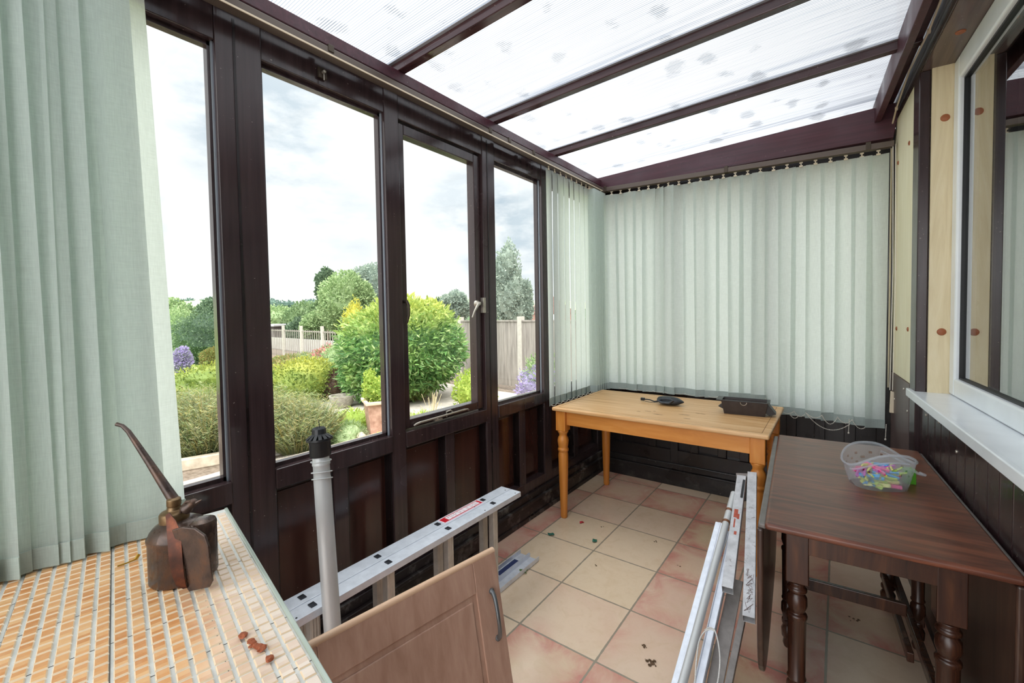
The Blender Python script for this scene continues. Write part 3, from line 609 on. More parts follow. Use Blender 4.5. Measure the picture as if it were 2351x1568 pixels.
m = MB(); frus(m, .108, .045, .125, .055, 0, .085); m.build('tub', simple('dark_brown_plastic', (46, 34, 30), .42, 0, 8, 30), t, bevel=.002)
m = MB()
for q in ((-.15, .135, -.062, -.052), (-.15, .135, .052, .062), (-.15, -.118, -.052, .052), (.118, .135, -.052, .052)): m.box(*q, .083, .087)
m.build('flange', M_['blackp'], t)
MB().prism([(.12, .08), (.165, .02), (.13, .008), (.112, .02)], -.035, .05, MG).prism([(-.118, .06), (-.145, .035), (-.118, .022)], -.01, .03, MG).build('side_fin', simple('dark_plastic_fin', (38, 32, 30), .45), t)
MB().tube([(-.002 + .017 * math.cos(a), -.0565, .079 + .017 * math.sin(a)) for a in [PI + PI * k / 10 for k in range(11)]], .0022, 6).build('wire_loop', M_['steel'], t)

# ------------------------------------------------------------------ dark gateleg table
GA = math.radians(3.6); GT = Matrix.Translation((1.724, 2.165, 0)) @ Matrix.Rotation(GA, 4, 'Z')
t = thing('gateleg_table', 'dark oak drop-leaf gateleg table along the boarded house wall', 'table', (1.736, 2.157, 0), GA)
hw_, hl = .276, .575
tp = MB(); tp.box(-hw_, hw_, -hl, hl, .708, .73); tp.build('tabletop', M_['oak_top'], t, bevel=.009, seg=4)
ap = MB(); ap.box(-hw_ + .06, hw_ - .12, -hl + .075, -hl + .095, .625, .708); ap.box(-hw_ + .06, hw_ - .06, hl - .095, hl - .075, .625, .708); ap.box(-hw_ + .055, -hw_ + .075, -hl + .08, hl - .08, .625, .708); ap.box(hw_ - .105, hw_ - .085, -hl + .08, hl - .08, .625, .708)
ap.build('apron', M_['oak'], t, bevel=.002)
gp = [(0, .016), (.015, .021), (.035, .018), (.045, .026), (.075, .028), (.095, .018), (.10, .026), (.115, .026), (.12, .020), (.15, .029), (.18, .028), (.195, .020), (.20, .027), (.205, .027), (.21, .024), (.40, .026), (.405, .029), (.415, .029), (.42, .020), (.445, .029), (.47, .028), (.485, .019), (.49, .028), (.50, .028), (.505, .022), (.52, .024)]
gp2 = [(z, r * .82) for z, r in gp]
for sx_ in (-1, 1):
    for sy_ in (-1, 1):
        m = MB(); turned(m, 0, 0, 0, .708, .031, gp, .525); l_ = m.build('leg', M_['oak'], t, bevel=.003); l_.location = (-hw_ + .085 if sx_ < 0 else hw_ - .115, sy_ * (hl - .105), 0)
for sx_ in (-1, 1):      # gate legs
    m = MB(); m.lathe([(r * .85, z) for z, r in gp], 18); m.box(-.02, .02, -.02, .02, .5, .66); m.box(-.018, .018, -.018, .018, .10, .18); l_ = m.build('gate_leg', M_['oak'], t, bevel=.002); l_.location = (sx_ * (hw_ - .055), .13 * sx_ + .1, 0)
st = MB(); lz = .155
st.bar((-hw_ + .09, .04, .25), (hw_ - .12, .04, .25), .02, .048); st.bar((-hw_ + .09, -hl + .1, lz), (-hw_ + .09, hl - .1, lz), .022, .038); st.bar((hw_ - .09, -hl + .1, lz), (hw_ - .09, hl - .1, lz), .022, .038)
st.bar((hw_ - .13, -.1, lz), (hw_ - .13, hl - .1, lz), .02, .035)
st.build('stretcher', M_['oak'], t, bevel=.003)
for sx_, th in ((-1, .030), (1, .016)):   # hanging D-shaped leaves
    poly = [(-hl, .0), (hl, .0)]; n = 26
    for k in range(n + 1):
        a = PI * k / n; poly.append((hl * (abs(math.cos(a)) ** .5) * (1 if math.cos(a) > 0 else -1), -.14 - .46 * max(0, math.sin(a)) ** .55))
    m = MB(); Mx = Matrix(((0, 0, 1, 0), (1, 0, 0, 0), (0, 1, 0, .712), (0, 0, 0, 1)))
    m.prism(poly, -.009, .009, Mx); l_ = m.build('drop_leaf', M_['oak_leaf'], t, bevel=.006, seg=3); l_.location = (sx_ * (hw_ + (-.010 if sx_ > 0 else .012)), 0, -.004); l_.rotation_euler = (0, 0, 0)
    hb = MB(); hb.box(-.011, .011, -hl + .01, hl - .01, .705, .722); h_ = hb.build('rule_joint', simple('worn_grey_edge', (104, 98, 94), .4, 0, 12, 14), t, bevel=.005); h_.location = (sx_ * (hw_ + (.008 if sx_ < 0 else .0)), 0, 0)

# basket of pegs
BX = (1.797, 2.135, .73)
t = thing('peg_basket', 'clear plastic basket of clothes pegs on the dark gateleg table', 'basket', BX, math.radians(28))
def basket_pt(a, f, thick=0):
    prof_r = .076 + .022 * f ** .8; sx_, sy_ = 1.10, .84
    c, s = math.cos(a), math.sin(a); e2 = .78
    x = math.copysign(abs(c) ** e2, c) * prof_r * sx_; y = math.copysign(abs(s) ** e2, s) * prof_r * sy_
    top = .112 + .026 * math.cos(2 * (a - PI / 2)) + .006 * math.cos(a)
    return Vector((x * (1 - thick), y * (1 - thick), top * f))
M = Mat('clear_frosted_plastic'); M.N.remove(M.b)
tp_ = M.n('ShaderNodeBsdfTransparent', {'Color': (.93, .95, .97, 1)}); df = M.n('ShaderNodeBsdfTranslucent', {'Color': (.85, .9, .95, 1)}); d2 = M.n('ShaderNodeBsdfDiffuse', {'Color': (.85, .88, .93, 1)}); gl = M.n('ShaderNodeBsdfGlossy', {'Roughness': .12})
a1 = M.n('ShaderNodeMixShader', {0: .5}); M.L.new(df.outputs[0], a1.inputs[1]); M.L.new(d2.outputs[0], a1.inputs[2])
a2 = M.n('ShaderNodeMixShader', {0: .27}); M.L.new(tp_.outputs[0], a2.inputs[1]); M.L.new(a1.outputs[0], a2.inputs[2])
fr = M.n('ShaderNodeMath', {0: M.math('POWER', M.n('ShaderNodeLayerWeight', {'Blend': .5}).outputs['Facing'], 5.0), 1: .35}, operation='MULTIPLY'); a3 = M.n('ShaderNodeMixShader'); M.L.new(fr.outputs[0], a3.inputs[0]); M.L.new(a2.outputs[0], a3.inputs[1]); M.L.new(gl.outputs[0], a3.inputs[2]); M.L.new(a3.outputs[0], M.out.inputs[0]); M_['frost'] = M.m
m = MB(); na, nf = 72, 16; vs = [basket_pt(2 * PI * i / na, j / nf) for j in range(nf + 1) for i in range(na)]
fs = []
for j in range(nf):
    for i in range(na):
        hole = (j in (7, 9, 11) and (i + (j == 9) * 2) % 4 == 0 and ((i % 36) in range(4, 32)))
        if not hole: fs.append((j * na + i, j * na + (i + 1) % na, (j + 1) * na + (i + 1) % na, (j + 1) * na + i))
fs.append(tuple(range(na))[::-1]); m.add(vs, fs, True); m.build('tub', M_['frost'], t, solid=0)
rim = [basket_pt(2 * PI * i / 72, 1.0) for i in range(73)]; MB().tube(rim, .0042, 8, cap=False).build('rim', M_['frost'], t)
MB().tube([basket_pt(2 * PI * i / 72, .78) * 1.02 for i in range(38, 60)], .003, 8).tube([basket_pt(2 * PI * i / 72, .80) * 1.02 for i in range(2, 14)], .003, 8).build('side_rib', M_['frost'], t)
MB().tube([(.118, -.03, .062), (.132, -.034, .056), (.138, -.02, .05), (.128, -.005, .052), (.115, -.008, .06)], .005, 8).build('hanging_loop', M_['frost'], t)
# one peg, then copies
pcols = {'pink': (236, 92, 152), 'magenta': (206, 76, 190), 'yellow': (226, 226, 84), 'blue': (66, 160, 214), 'lime': (196, 224, 92), 'pale yellow': (238, 236, 150)}
def make_peg(cn):
    mt = simple('peg_plastic_' + cn.replace(' ', '_'), pcols[cn], .4); r = thing('clothes_peg', '', 'clothes peg', (0, 0, 0))
    for s_ in (-1, 1): MB().prism([(-.038, .002 * s_), (-.038, .009 * s_), (-.01, .0075 * s_), (.01, .0095 * s_), (.038, .014 * s_), (.038, .009 * s_), (.008, .002 * s_)], -.0065, .0065).build('arm', mt, r, bevel=.0015)
    MB().tube([(.0, .0, -.006), (.004, .007, -.006), (.004, -.007, -.006), (0, 0, -.006)], .001, 5).build('spring', M_['steel'], r); return r
protos = {c: make_peg(c) for c in pcols}; used = set(); rr = random.Random(21)
MBK = Matrix.Translation(BX) @ Matrix.Rotation(math.radians(28), 4, 'Z')
order = ['pink', 'magenta', 'yellow', 'blue', 'lime', 'pale yellow', 'pink', 'yellow']
cnt = {c: 0 for c in pcols}; layers = [(.012, 8, .055), (.026, 8, .058), (.040, 8, .06), (.054, 7, .062), (.068, 5, .058)]
k_ = 0
for z_, n_, rad in layers:
    for i in range(n_):
        a = 2 * PI * i / n_ + z_ * 40 + rr.uniform(-.2, .2); q = rr.uniform(.35, .85) * rad; cn = order[k_ % len(order)]; k_ += 1
        o = protos[cn] if cn not in used else copy_tree(protos[cn]); used.add(cn)
        o.location = MBK @ Vector((q * math.cos(a), q * .72 * math.sin(a), z_)); o.rotation_euler = (rr.uniform(-.9, .9), rr.uniform(-.25, .25), a + PI / 2 + rr.uniform(-.35, .35))
        o['label'] = cn + ' plastic clothes peg among the pegs in the clear basket'; o['category'] = 'clothes peg'; o['group'] = cn + ' clothes pegs in the basket'
t = thing('green_box', 'small bright green carton behind the peg basket', 'carton', (1.893, 2.225, .73), math.radians(20))
MB().box(-.015, .015, -.015, .015, 0, .055).build('carton', simple('bright_green_card', (84, 160, 40), .5), t, bevel=.001)
MB().box(-.03, -.0225, -.012, .012, .025, .04).build('clip', M_['steel'], t)

# ------------------------------------------------------------------ tiled table in the foreground
TA = math.radians(-10.9); TU = Vector((math.cos(TA), math.sin(TA), 0)); TV = Vector((-TU.y, TU.x, 0)); TO = Vector((.097, .589, 0)); TZ = .775
MT = Matrix(((TU.x, -TV.x, 0, TO.x), (TU.y, -TV.y, 0, TO.y), (0, 0, 1, 0), (0, 0, 0, 1)))   # local u along edge, v away from far edge (mirror -> keep right handed below)
def tpos(u, v, z): p = TO + TU * u - TV * v; return Vector((p.x, p.y, z))
t = thing('tiled_table', 'table topped with small raised orange brick tiles with cream edges and painted glare in left foreground', 'table', (TO.x, TO.y, 0), TA)
UL, VL = 1.0, .80
def lb_(u0, u1, v0, v1, z0, z1, mb): return mb.box(u0, u1, -v1, -v0, z0, z1)
SN = math.sin(-TA); CN = math.cos(TA)
def uleft(v): return max(-.02, (.045 - TO.x + v * SN) / CN)
m = MB(); m.prism([(uleft(0), 0), (uleft(.2), -.2), (uleft(.4), -.4), (uleft(VL), -VL), (UL, -VL), (UL, 0)], .742, .7705); m.build('tabletop', simple('pale_grey_grout', (206, 206, 200), .5, 0, 14, 18), t)
tile = Mat('glazed_brick_tile'); P_U, P_V = .0288, .0268
tcn = tile.n('ShaderNodeTexCoord'); cell = tile.n('ShaderNodeVectorMath', {0: tile.n('ShaderNodeMapping', {'Vector': tcn.outputs['Object'], 'Scale': (1 / P_U, 1 / P_V, 0), 'Location': (.06, .0, 0)}).outputs[0]}, operation='FLOOR').outputs[0]
wz = tile.n('ShaderNodeTexWhiteNoise', {'Vector': cell}); wz.noise_dimensions = '2D'
sp = tile.n('ShaderNodeSeparateXYZ', {'Vector': tcn.outputs['Object']})
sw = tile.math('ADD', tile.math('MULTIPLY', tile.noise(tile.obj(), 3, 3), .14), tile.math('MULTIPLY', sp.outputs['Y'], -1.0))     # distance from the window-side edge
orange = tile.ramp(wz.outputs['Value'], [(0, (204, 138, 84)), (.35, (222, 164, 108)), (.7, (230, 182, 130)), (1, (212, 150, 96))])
pale = tile.ramp(wz.outputs['Value'], [(0, (226, 206, 188)), (.5, (236, 220, 204)), (1, (222, 196, 174))])  # paler tones put reflection glare into the tile colour
inn = tile.noise(tile.obj(), 70, 4); glaref = tile.ramp(sw, [(.13, (255, 255, 255)), (.24, (0, 0, 0))])
c = tile.mix(glaref, orange, pale); c = tile.mix(tile.ramp(inn, [(.45, (0, 0, 0)), (.75, (110, 110, 110))]), c, (238, 206, 166))
tile.set(color=c, rough=.16); tile.bump(inn, .08, .001)
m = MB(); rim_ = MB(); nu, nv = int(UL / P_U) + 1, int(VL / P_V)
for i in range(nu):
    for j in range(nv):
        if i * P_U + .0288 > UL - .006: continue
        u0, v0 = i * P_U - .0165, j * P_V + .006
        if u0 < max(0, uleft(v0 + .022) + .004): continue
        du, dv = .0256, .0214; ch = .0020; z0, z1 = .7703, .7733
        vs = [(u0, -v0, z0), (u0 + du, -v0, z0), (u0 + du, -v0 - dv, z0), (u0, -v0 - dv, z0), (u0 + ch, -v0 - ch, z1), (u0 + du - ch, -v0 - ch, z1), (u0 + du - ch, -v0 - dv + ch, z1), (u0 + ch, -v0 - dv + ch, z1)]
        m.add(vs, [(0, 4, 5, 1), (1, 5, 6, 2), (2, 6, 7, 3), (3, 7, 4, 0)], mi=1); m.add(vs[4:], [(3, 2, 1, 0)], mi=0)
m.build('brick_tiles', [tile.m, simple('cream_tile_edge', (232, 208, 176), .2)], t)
m = MB()
for v in (.2735 - .0, .2735 + .155, .2735 - .155, .2735 + .31): m.box(uleft(v) + .02, UL - .004, -v - .0008, -v + .0008, .7706, .7712)
for u in (.2145, .3695, .5245, .6795, .8345): m.box(u - .0007, u + .0007, -VL if u > .25 else -.6, 0, .7706, .7711)
m.build('tile_joints', simple('dark_joint', (84, 80, 76), .7), t)
m = MB(); m.box(-.02, UL + .004, -.003, .006, .738, .7745); m.box(UL, UL + .007, -VL, .0, .738, .7745); m.bar((uleft(.1), -.1, .756), (uleft(VL), -VL, .756), .005, .036)
m.build('edge_trim', simple('grey_green_edging', (176, 186, 174), .3, .2, 8), t, bevel=.002)
m = MB(); m.box(.03, UL - .05, -.06, -.04, .66, .742); m.box(UL - .07, UL - .05, -VL + .04, -.04, .66, .742); m.box(.18, .20, -VL + .04, -.04, .66, .742); m.build('apron', M_['oak'], t)
for u, v in ((.10, .07), (UL - .08, .07), (.20, VL - .07), (UL - .08, VL - .07)):
    l_ = MB().box(-.022, .022, -.022, .022, 0, .742).build('leg', M_['oak'], t, bevel=.003); l_.location = (u, -v, 0)
# crumbs of rust on the tiles
rust = simple('rust_flake', (150, 78, 44), .8, 0, 20, 80); rr = random.Random(2)
def blob(r, seed, sx_=1, sy_=1, sz=.6):
    q = random.Random(seed); bm = bmesh.new(); bmesh.ops.create_icosphere(bm, subdivisions=2, radius=r)
    for v in bm.verts: v.co = Vector((v.co.x * sx_, v.co.y * sy_, v.co.z * sz)) * q.uniform(.75, 1.2)
    zmin = min(v.co.z for v in bm.verts); mb = MB(); mb.add([v.co - Vector((0, 0, zmin)) for v in bm.verts], [tuple(v.index for v in f.verts) for f in bm.faces], False); bm.free(); return mb
def px_table(u_, v_): return u_, v_
FL = [(.688, .083, .008), (.713, .075, .006), (.722, .073, .0055), (.733, .070, .006), (.741, .067, .0065), (.750, .064, .0075), (.787, .060, .0075), (.728, .078, .004)]
names = ('largest flake nearest the oil can', 'flake starting the clump', 'flake in the upper clump', 'flake in the middle of the clump', 'flake low in the clump', 'flake ending the clump', 'separate flake nearest the table corner', 'crumb beside the clump')
for k, ((u, v, r), nm) in enumerate(zip(FL, names)):
    o = blob(r, k, 1.2, 1.0, .5).build('rust_flake', rust); o.location = tpos(u, v, TZ - .001); o.rotation_euler = (0, 0, k); tag(o, 'brown rust crumb on the glare-painted tiles, ' + nm, 'rust flake', 'rust crumbs on the tiled table')
o = MB().tube([tpos(.195, .262, TZ + .003), tpos(.19, .245, TZ + .002), tpos(.185, .225, TZ + .003)], .002, 8).tube([tpos(.185, .227, TZ + .003), tpos(.181, .220, TZ + .012)], [.004, .0045], 8).build('hook_pin', simple('brass_pin', (190, 150, 60), .3, .7)); tag(o, 'small brass coloured pin lying on the tiles by the blind', 'pin')

# oil can
OC = Vector((.425, .382, TZ - .0005)); CR = Vector((.8, .6, 0)).normalized()
ca = math.atan2(.6, .8) - .10
t = thing('oil_can', 'old rusty brown pump oil can with a long bent spout on tiled table', 'oil can', OC, ca)
rst = Mat('rusted_metal'); f = rst.noise(rst.obj(), 18, 7, .65, .8); g = rst.noise(rst.obj((1, 1, .4)), 34, 5, .7)
c = rst.ramp(f, [(.3, (54, 45, 42)), (.5, (84, 68, 60)), (.68, (108, 78, 60)), (.8, (156, 92, 60))]); rst.set(color=c, rough=rst.ramp(g, [(.3, (110,) * 3), (.7, (170,) * 3)]), metal=.4); rst.bump(g, .15, .002); M_['rust'] = rst.m
rs2 = Mat('coppery_strap'); f = rs2.noise(rs2.obj(), 22, 6, .6); rs2.set(color=rs2.ramp(f, [(.3, (44, 34, 31)), (.55, (84, 50, 38)), (.78, (138, 78, 50))]), rough=.38, metal=.7); M_['copper'] = rs2.m
def stadium(l, r, n=12): return [(l + r * math.cos(a), r * math.sin(a)) for a in [(-PI / 2 + PI * k / n) for k in range(n + 1)]] + [(-l + r * math.cos(a), r * math.sin(a)) for a in [(PI / 2 + PI * k / n) for k in range(n + 1)]]
m = MB(); st0 = stadium(.0, .062, 20); levels = [(0, .95), (.004, 1.0), (.098, 1.0), (.100, 1.03), (.106, 1.03), (.108, .99), (.118, .93), (.128, .80), (.136, .60), (.141, .42)]
vs = []; nn = len(st0)
for z_, s_ in levels: vs += [(p[0] * s_ - .014, p[1] * s_ + .004, z_) for p in st0]
m.add(vs, [(i * nn + k, i * nn + (k + 1) % nn, (i + 1) * nn + (k + 1) % nn, (i + 1) * nn + k) for i in range(len(levels) - 1) for k in range(nn)] + [tuple(range(nn))[::-1], tuple(range((len(levels) - 1) * nn, len(levels) * nn))], True)
m.build('body', M_['rust'], t)
m = MB(); m.lathe([(.028, .006), (.030, .012), (.030, .126), (.028, .132), (.018, .135), (.004, .136)], 24, Matrix.Translation((.036, .014, 0))); m.build('pump_chamber', M_['rust'], t)
m = MB(); m.lathe([(.029, .134), (.030, .138), (.030, .154), (.027, .159), (.015, .163), (.013, .172), (.0145, .174), (.0145, .188), (.010, .192)], 20, Matrix.Translation((-.022, 0, 0))); m.build('collar', simple('tarnished_brass', (120, 96, 66), .4, .7, 18, 40), t, bevel=.001)
# flat lever folding from the pump round the front
def ribbon(pts, wv, th=.0018):
    pts = [Vector(p) for p in pts]; n = len(pts); ws = [Vector(q) for q in wv] if isinstance(wv, list) else [Vector(wv)] * n; mb = MB(); vs = []
    for i, p in enumerate(pts):
        d = (pts[min(i + 1, n - 1)] - pts[max(i - 1, 0)]).normalized(); nr = d.cross(ws[i]).normalized() * th / 2
        vs += [p - ws[i] + nr, p + ws[i] + nr, p + ws[i] - nr, p - ws[i] - nr]
    fs = [(i * 4 + k, i * 4 + (k + 1) % 4, (i + 1) * 4 + (k + 1) % 4, (i + 1) * 4 + k) for i in range(n - 1) for k in range(4)] + [(3, 2, 1, 0), tuple(range(4 * n - 4, 4 * n))]
    return mb.add(vs, fs, True)
ribbon([(-.006, -.034, .168), (.008, -.040, .156), (.022, -.050, .140), (.032, -.058, .118), (.037, -.062, .08), (.043, -.064, .045), (.050, -.064, .020), (.055, -.060, .012)], [(.005, .0, .003), (.012, .0, .0), (.014, .002, 0), (.015, .002, 0), (.015, .002, 0), (.013, .002, 0), (.010, .002, 0), (.003, .002, 0)]).build('strap_lever', M_['copper'], t)
m = MB(); m.prism([(.024, .142), (.050, .150), (.080, .148), (.104, .132), (.112, .108), (.118, .028), (.110, .014), (.060, .002), (.055, .010), (.050, .06), (.040, .10)], -.057, -.051, MG); m.build('side_plate', M_['rust'], t, bevel=.002)
m = MB(); m.tube([(.0, -.006, .150), (.004, -.008, .170), (.018, -.008, .186), (.034, -.008, .188)], .0035, 8); m.lathe([(.013, 0), (.013, .006), (.009, .012), (.009, .03), (.004, .034)], 14, Matrix.Translation((.016, -.008, .168)) @ Matrix.Rotation(.9, 4, 'Y')); m.tube([(.04, -.008, .182), (.058, -.008, .192)], [.0055, .001], 8); m.build('pump_lever', M_['rust'], t)
sp_w = [Vector(q) for q in ((.408, .375, .950), (.396, .367, .972), (.355, .340, 1.049), (.328, .322, 1.099), (.314, .313, 1.124), (.302, .305, 1.138), (.289, .297, 1.142))]
MI = (Matrix.Translation(OC) @ Matrix.Rotation(ca, 4, 'Z')).inverted(); pts = [MI @ q for q in sp_w]
m = MB(); m.tube(pts, [.012, .011, .0078, .0062, .0052, .0045, .0048], 14); m.build('spout', M_['rust'], t)

# ------------------------------------------------------------------ ladder lying on its side by the window wall
t = thing('ladder', 'silver two-section aluminium ladder lying on edge along the window wall', 'ladder', (0, 0, 0))
L0, L1 = .10, 1.876
def rail(mb, x0, x1, z, sgn):       # C-section stile, flat face outward
    mb.box(x0, x1, L0, L1, z - .0015 * 1, z + .0015); mb.box(x0, x0 + .003, L0, L1, z - sgn * .024 if sgn > 0 else z, z if sgn > 0 else z + .024); mb.box(x1 - .003, x1, L0, L1, z - sgn * .024 if sgn > 0 else z, z if sgn > 0 else z + .024)
dk = MB(); xs_ = [(.208, .2715), (.2745, .338)]
for k, (a, b) in enumerate(xs_):
    for z, s_ in ((.45, 1), (.0035, -1)):
        m = MB(); rail(m, a, b, z, s_)
        if s_ < 0: 
            for q in range(len(m.v)): m.v[q] = (m.v[q][0], m.v[q][1] + .165 if m.v[q][1] > 1 else m.v[q][1], m.v[q][2])
        m.build('stile', M_['alu'], t, bevel=.0012)
    for y in (.13, .442, .752, 1.052, 1.371, 1.682):
        m = MB(); cx_ = (a + b) / 2
        m.box(cx_ - .015, cx_ + .015, y - .017, y + .017, .005, .449)
        for q in (-.010, 0, .010): m.box(cx_ - .0165, cx_ + .0165, y + q - .0022, y + q + .0022, .005, .448)
        m.build('rung', M_['alu_rung'], t, bevel=.0015)
        e_ = MB(); e_.hollow((cx_, y, .4515), (cx_, y, .4545), .024, .02, .004, (0, 1, 0)); e_.box(cx_ - .007, cx_ + .007, y - .006, y + .006, .4515, .4535); e_.build('rung_rivet', simple('dark_rivet', (70, 72, 78), .35, .8), t)
    for y in (.69, 1.60, 1.845): dk.lathe([(.0035, .4515), (.003, .4525)], 8, Matrix.Translation(((a + b) / 2 + .018, y, 0)))
dk.build('fixing_hole', M_['gasket'], t)
s_ = MB(); s_.box(.212, .262, 1.397, 1.665, .4516, .4521); sk_ = s_.build('warning_sticker', simple('white_sticker', (240, 214, 222), .3), t)
s_ = MB(); s_.box(.2175, .2565, 1.402, 1.660, .4521, .4525); s_.build('red_field', simple('red_sticker', (190, 24, 40), .3), sk_)
s_ = MB(); s2 = MB(); rr = random.Random(9)
for k in range(8):
    y0 = 1.432 + k * .0272; s_.box(.2225, .2515, y0, y0 + .0245, .4525, .4528)
    if k != 4:
        for _ in range(3): cx_, cy_ = rr.uniform(.229, .244), rr.uniform(y0 + .005, y0 + .017); s2.bar((cx_, cy_, .4530), (cx_ + rr.uniform(-.006, .006), cy_ + rr.uniform(-.004, .007), .4530), .0016, .0004)
s_.build('white_squares', simple('white_pictogram_square', (238, 232, 236), .3), sk_); s2.build('pictogram', simple('pictogram_ink', (60, 56, 66), .4), sk_)
MB().box(.218, .252, 1.80, 1.97, .0052, .0058).build('blue_label', simple('blue_label', (44, 58, 104), .35), t)

# ------------------------------------------------------------------ grey pipe with black vent cap
t = thing('vent_pipe', 'upright grey plastic pipe with a black slotted cap behind the cupboard door', 'pipe', (.405, .778, 0))
tilt = Matrix.Rotation(-math.atan2(.070, 1.0), 4, 'Y'); TM = tilt
m = MB(); m.lathe([(.0265, 0), (.0265, .875), (.0255, .88), (.0255, .915), (.0275, .918), (.0275, .923), (.0255, .926), (.0255, .955)], 32, TM); m.build('tube', M_['pipe'], t)
def ring(z, tx): return [TM @ Vector((.0305 * math.cos(a), .0305 * math.sin(a), z + tx * math.cos(a + .8))) for a in [2 * PI * k / 32 for k in range(33)]]
MB().tube(ring(.893, .007), .0019, 8, cap=False).tube(ring(.872, .008), .0019, 8, cap=False).tube(ring(.929, .003), .0016, 8, cap=False).build('wire_ring', M_['pipe'], t)
m = MB(); m.lathe([(.030, .945), (.0325, .950), (.0325, .990), (.034, .994), (.0405, .997), (.0405, 1.003)], 32, TM); m.build('cap', M_['blackp'], t)
m = MB(); nb_ = 14
for k in range(nb_):
    a = 2 * PI * k / nb_; Rz = TM @ Matrix.Rotation(a, 4, 'Z'); m.prism([(.008, .998), (.0400, 1.000), (.0400, 1.004), (.022, 1.017), (.021, 1.033), (.0165, 1.038), (.013, 1.034), (.014, 1.014), (.008, 1.012)], -.0052, .0052, Rz @ MG)
m.build('cap_fin', M_['blackp'], t, bevel=.0008)
MB().tube([TM @ Vector((.004, 0, 1.0)), TM @ Vector((.0, .002, 1.062))], [.0022, .0012], 8).lathe([(.011, .998), (.006, 1.028), (.002, 1.036)], 12, TM).build('centre_spike', M_['blackp'], t)

# ------------------------------------------------------------------ leaning cupboard doors
def door_obj(name, label, corner_top, ang, lean, wd_, ht, mats, full=True):
    t = thing(name, label, 'cupboard door', (0, 0, 0)); face, edge = mats
    Rm = Matrix.Rotation(ang, 4, 'Z'); ct = Vector(corner_top)
    # local: X = out of face (to +x), Y = along width (far end = 0, near = -wd_), Z up ; rotate lean about Y
    Ml = Matrix.Translation(ct) @ Rm @ Matrix.Rotation(lean, 4, 'Y')
    m = MB()
    if full:
        th = .018; f_ = .085
        m.box(-th, -.0045, -wd_, 0, -ht, 0, Ml); 
        m.box(-th, 0, -f_, 0, -ht, 0, Ml); m.box(-th, 0, -wd_, -wd_ + f_, -ht, 0, Ml); m.box(-th, 0, -wd_ + f_, -f_, -f_, 0, Ml); m.box(-th, 0, -wd_ + f_, -f_, -ht, -ht + f_, Ml)
        g_ = .016; pf = [(-.0046, -wd_ + f_ + g_, -f_ - g_)]
        m.box(-.006, -.001, -wd_ + f_ + g_, -f_ - g_, -ht + f_ + g_, -f_ - g_, Ml)
        m.build('panel', face, t, bevel=.0035, seg=3)
        gv = MB(); 
        for y_ in (-f_ , -wd_ + f_): gv.box(.0, .0006, y_ - .002, y_ + .002, -.086, -.004, Ml)
        e_ = MB(); e_.tube([Ml @ Vector((-.009, -wd_, .0)), Ml @ Vector((-.009, 0, .0))], .0098, 10).build('top_edge', edge, t)
        # bow handle
        hy = -.034; hp = []
        for k in range(15):
            f = k / 14; zz = -.10 - .128 * f; hp.append(Ml @ Vector((.004 + .026 * max(0, math.sin(PI * f)) ** .6, hy - .010 * math.sin(PI * f), zz)))
        h = MB(); h.tube(hp, [.0065 - .001 * math.sin(PI * k / 14) for k in range(15)], 10)
        for zz in (-.10, -.228): h.lathe([(.008, 0), (.0085, .004), (.006, .008)], 12, Ml @ Matrix.Translation((0, hy, zz)) @ Matrix.Rotation(PI / 2, 4, 'Y'))
        h.build('handle', M_['pewter'], t)
    else:
        m.box(-.018, 0, -wd_, 0, -ht, 0, Ml); m.build('panel', face, t, bevel=.002)
        MB().box(-.019, .001, -wd_, 0, -.0, .002, Ml).box(-.019, .0012, -.002, .0015, -ht, 0, Ml).build('edge_strip', edge, t)
    return t
DA = math.atan2(-.081, .5235)
door_obj('cupboard_door', 'pinkish beech cupboard door with a grey bow handle leaning in the foreground', (.861, 1.019, .688), DA, -.195, .60, .696, (M_['beech'], M_['beech_edge']))
door_obj('cupboard_door', 'orange-edged second cupboard door hidden behind the beech one', (.845, 1.035, .640), DA, -.195, .60, .648, (M_['beech'], M_['orange_edge']), full=False)

# ------------------------------------------------------------------ old folded step ladder leaning at the pine table
t = thing('step_ladder', 'old folded aluminium step ladder beside the dark gateleg table', 'step ladder', (0, 0, 0))
Ld = Vector((.01763, -.91778, -.39669)); Nl = Vector((0, -.39676, .91792)); Xl = Vector((1, 0, 0))
ext = 1.0
def cont(a, b, z=.012): a, b = Vector(a), Vector(b); d = b - a; return a + d * ((z - a.z) / d.z)
a_ = (1.243, 2.205, .398); b_ = cont(a_, (1.243, 1.538, .110)); MB().bar(a_, b_, .040, .022, Nl).bar(Vector(a_) + Nl * .011, b_ + Nl * .011, .008, .004, Nl).build('stile', M_['alu'], t, bevel=.002)
a_ = (1.273, 2.36, .497); b_ = cont(a_, (1.262, 1.521, .135), .03); MB().tube([a_, b_], .0145, 16).build('tube_rail', M_['pipe'], t)
cl_ = MB()
for f in (.10, .16): p = Vector(a_).lerp(b_, f); cl_.tube([p - Ld * .006, p + Ld * .006], .0165, 14)
cl_.build('rusty_collar', simple('rusty_collar', (128, 84, 58), .5, .5, 20, 60), t)
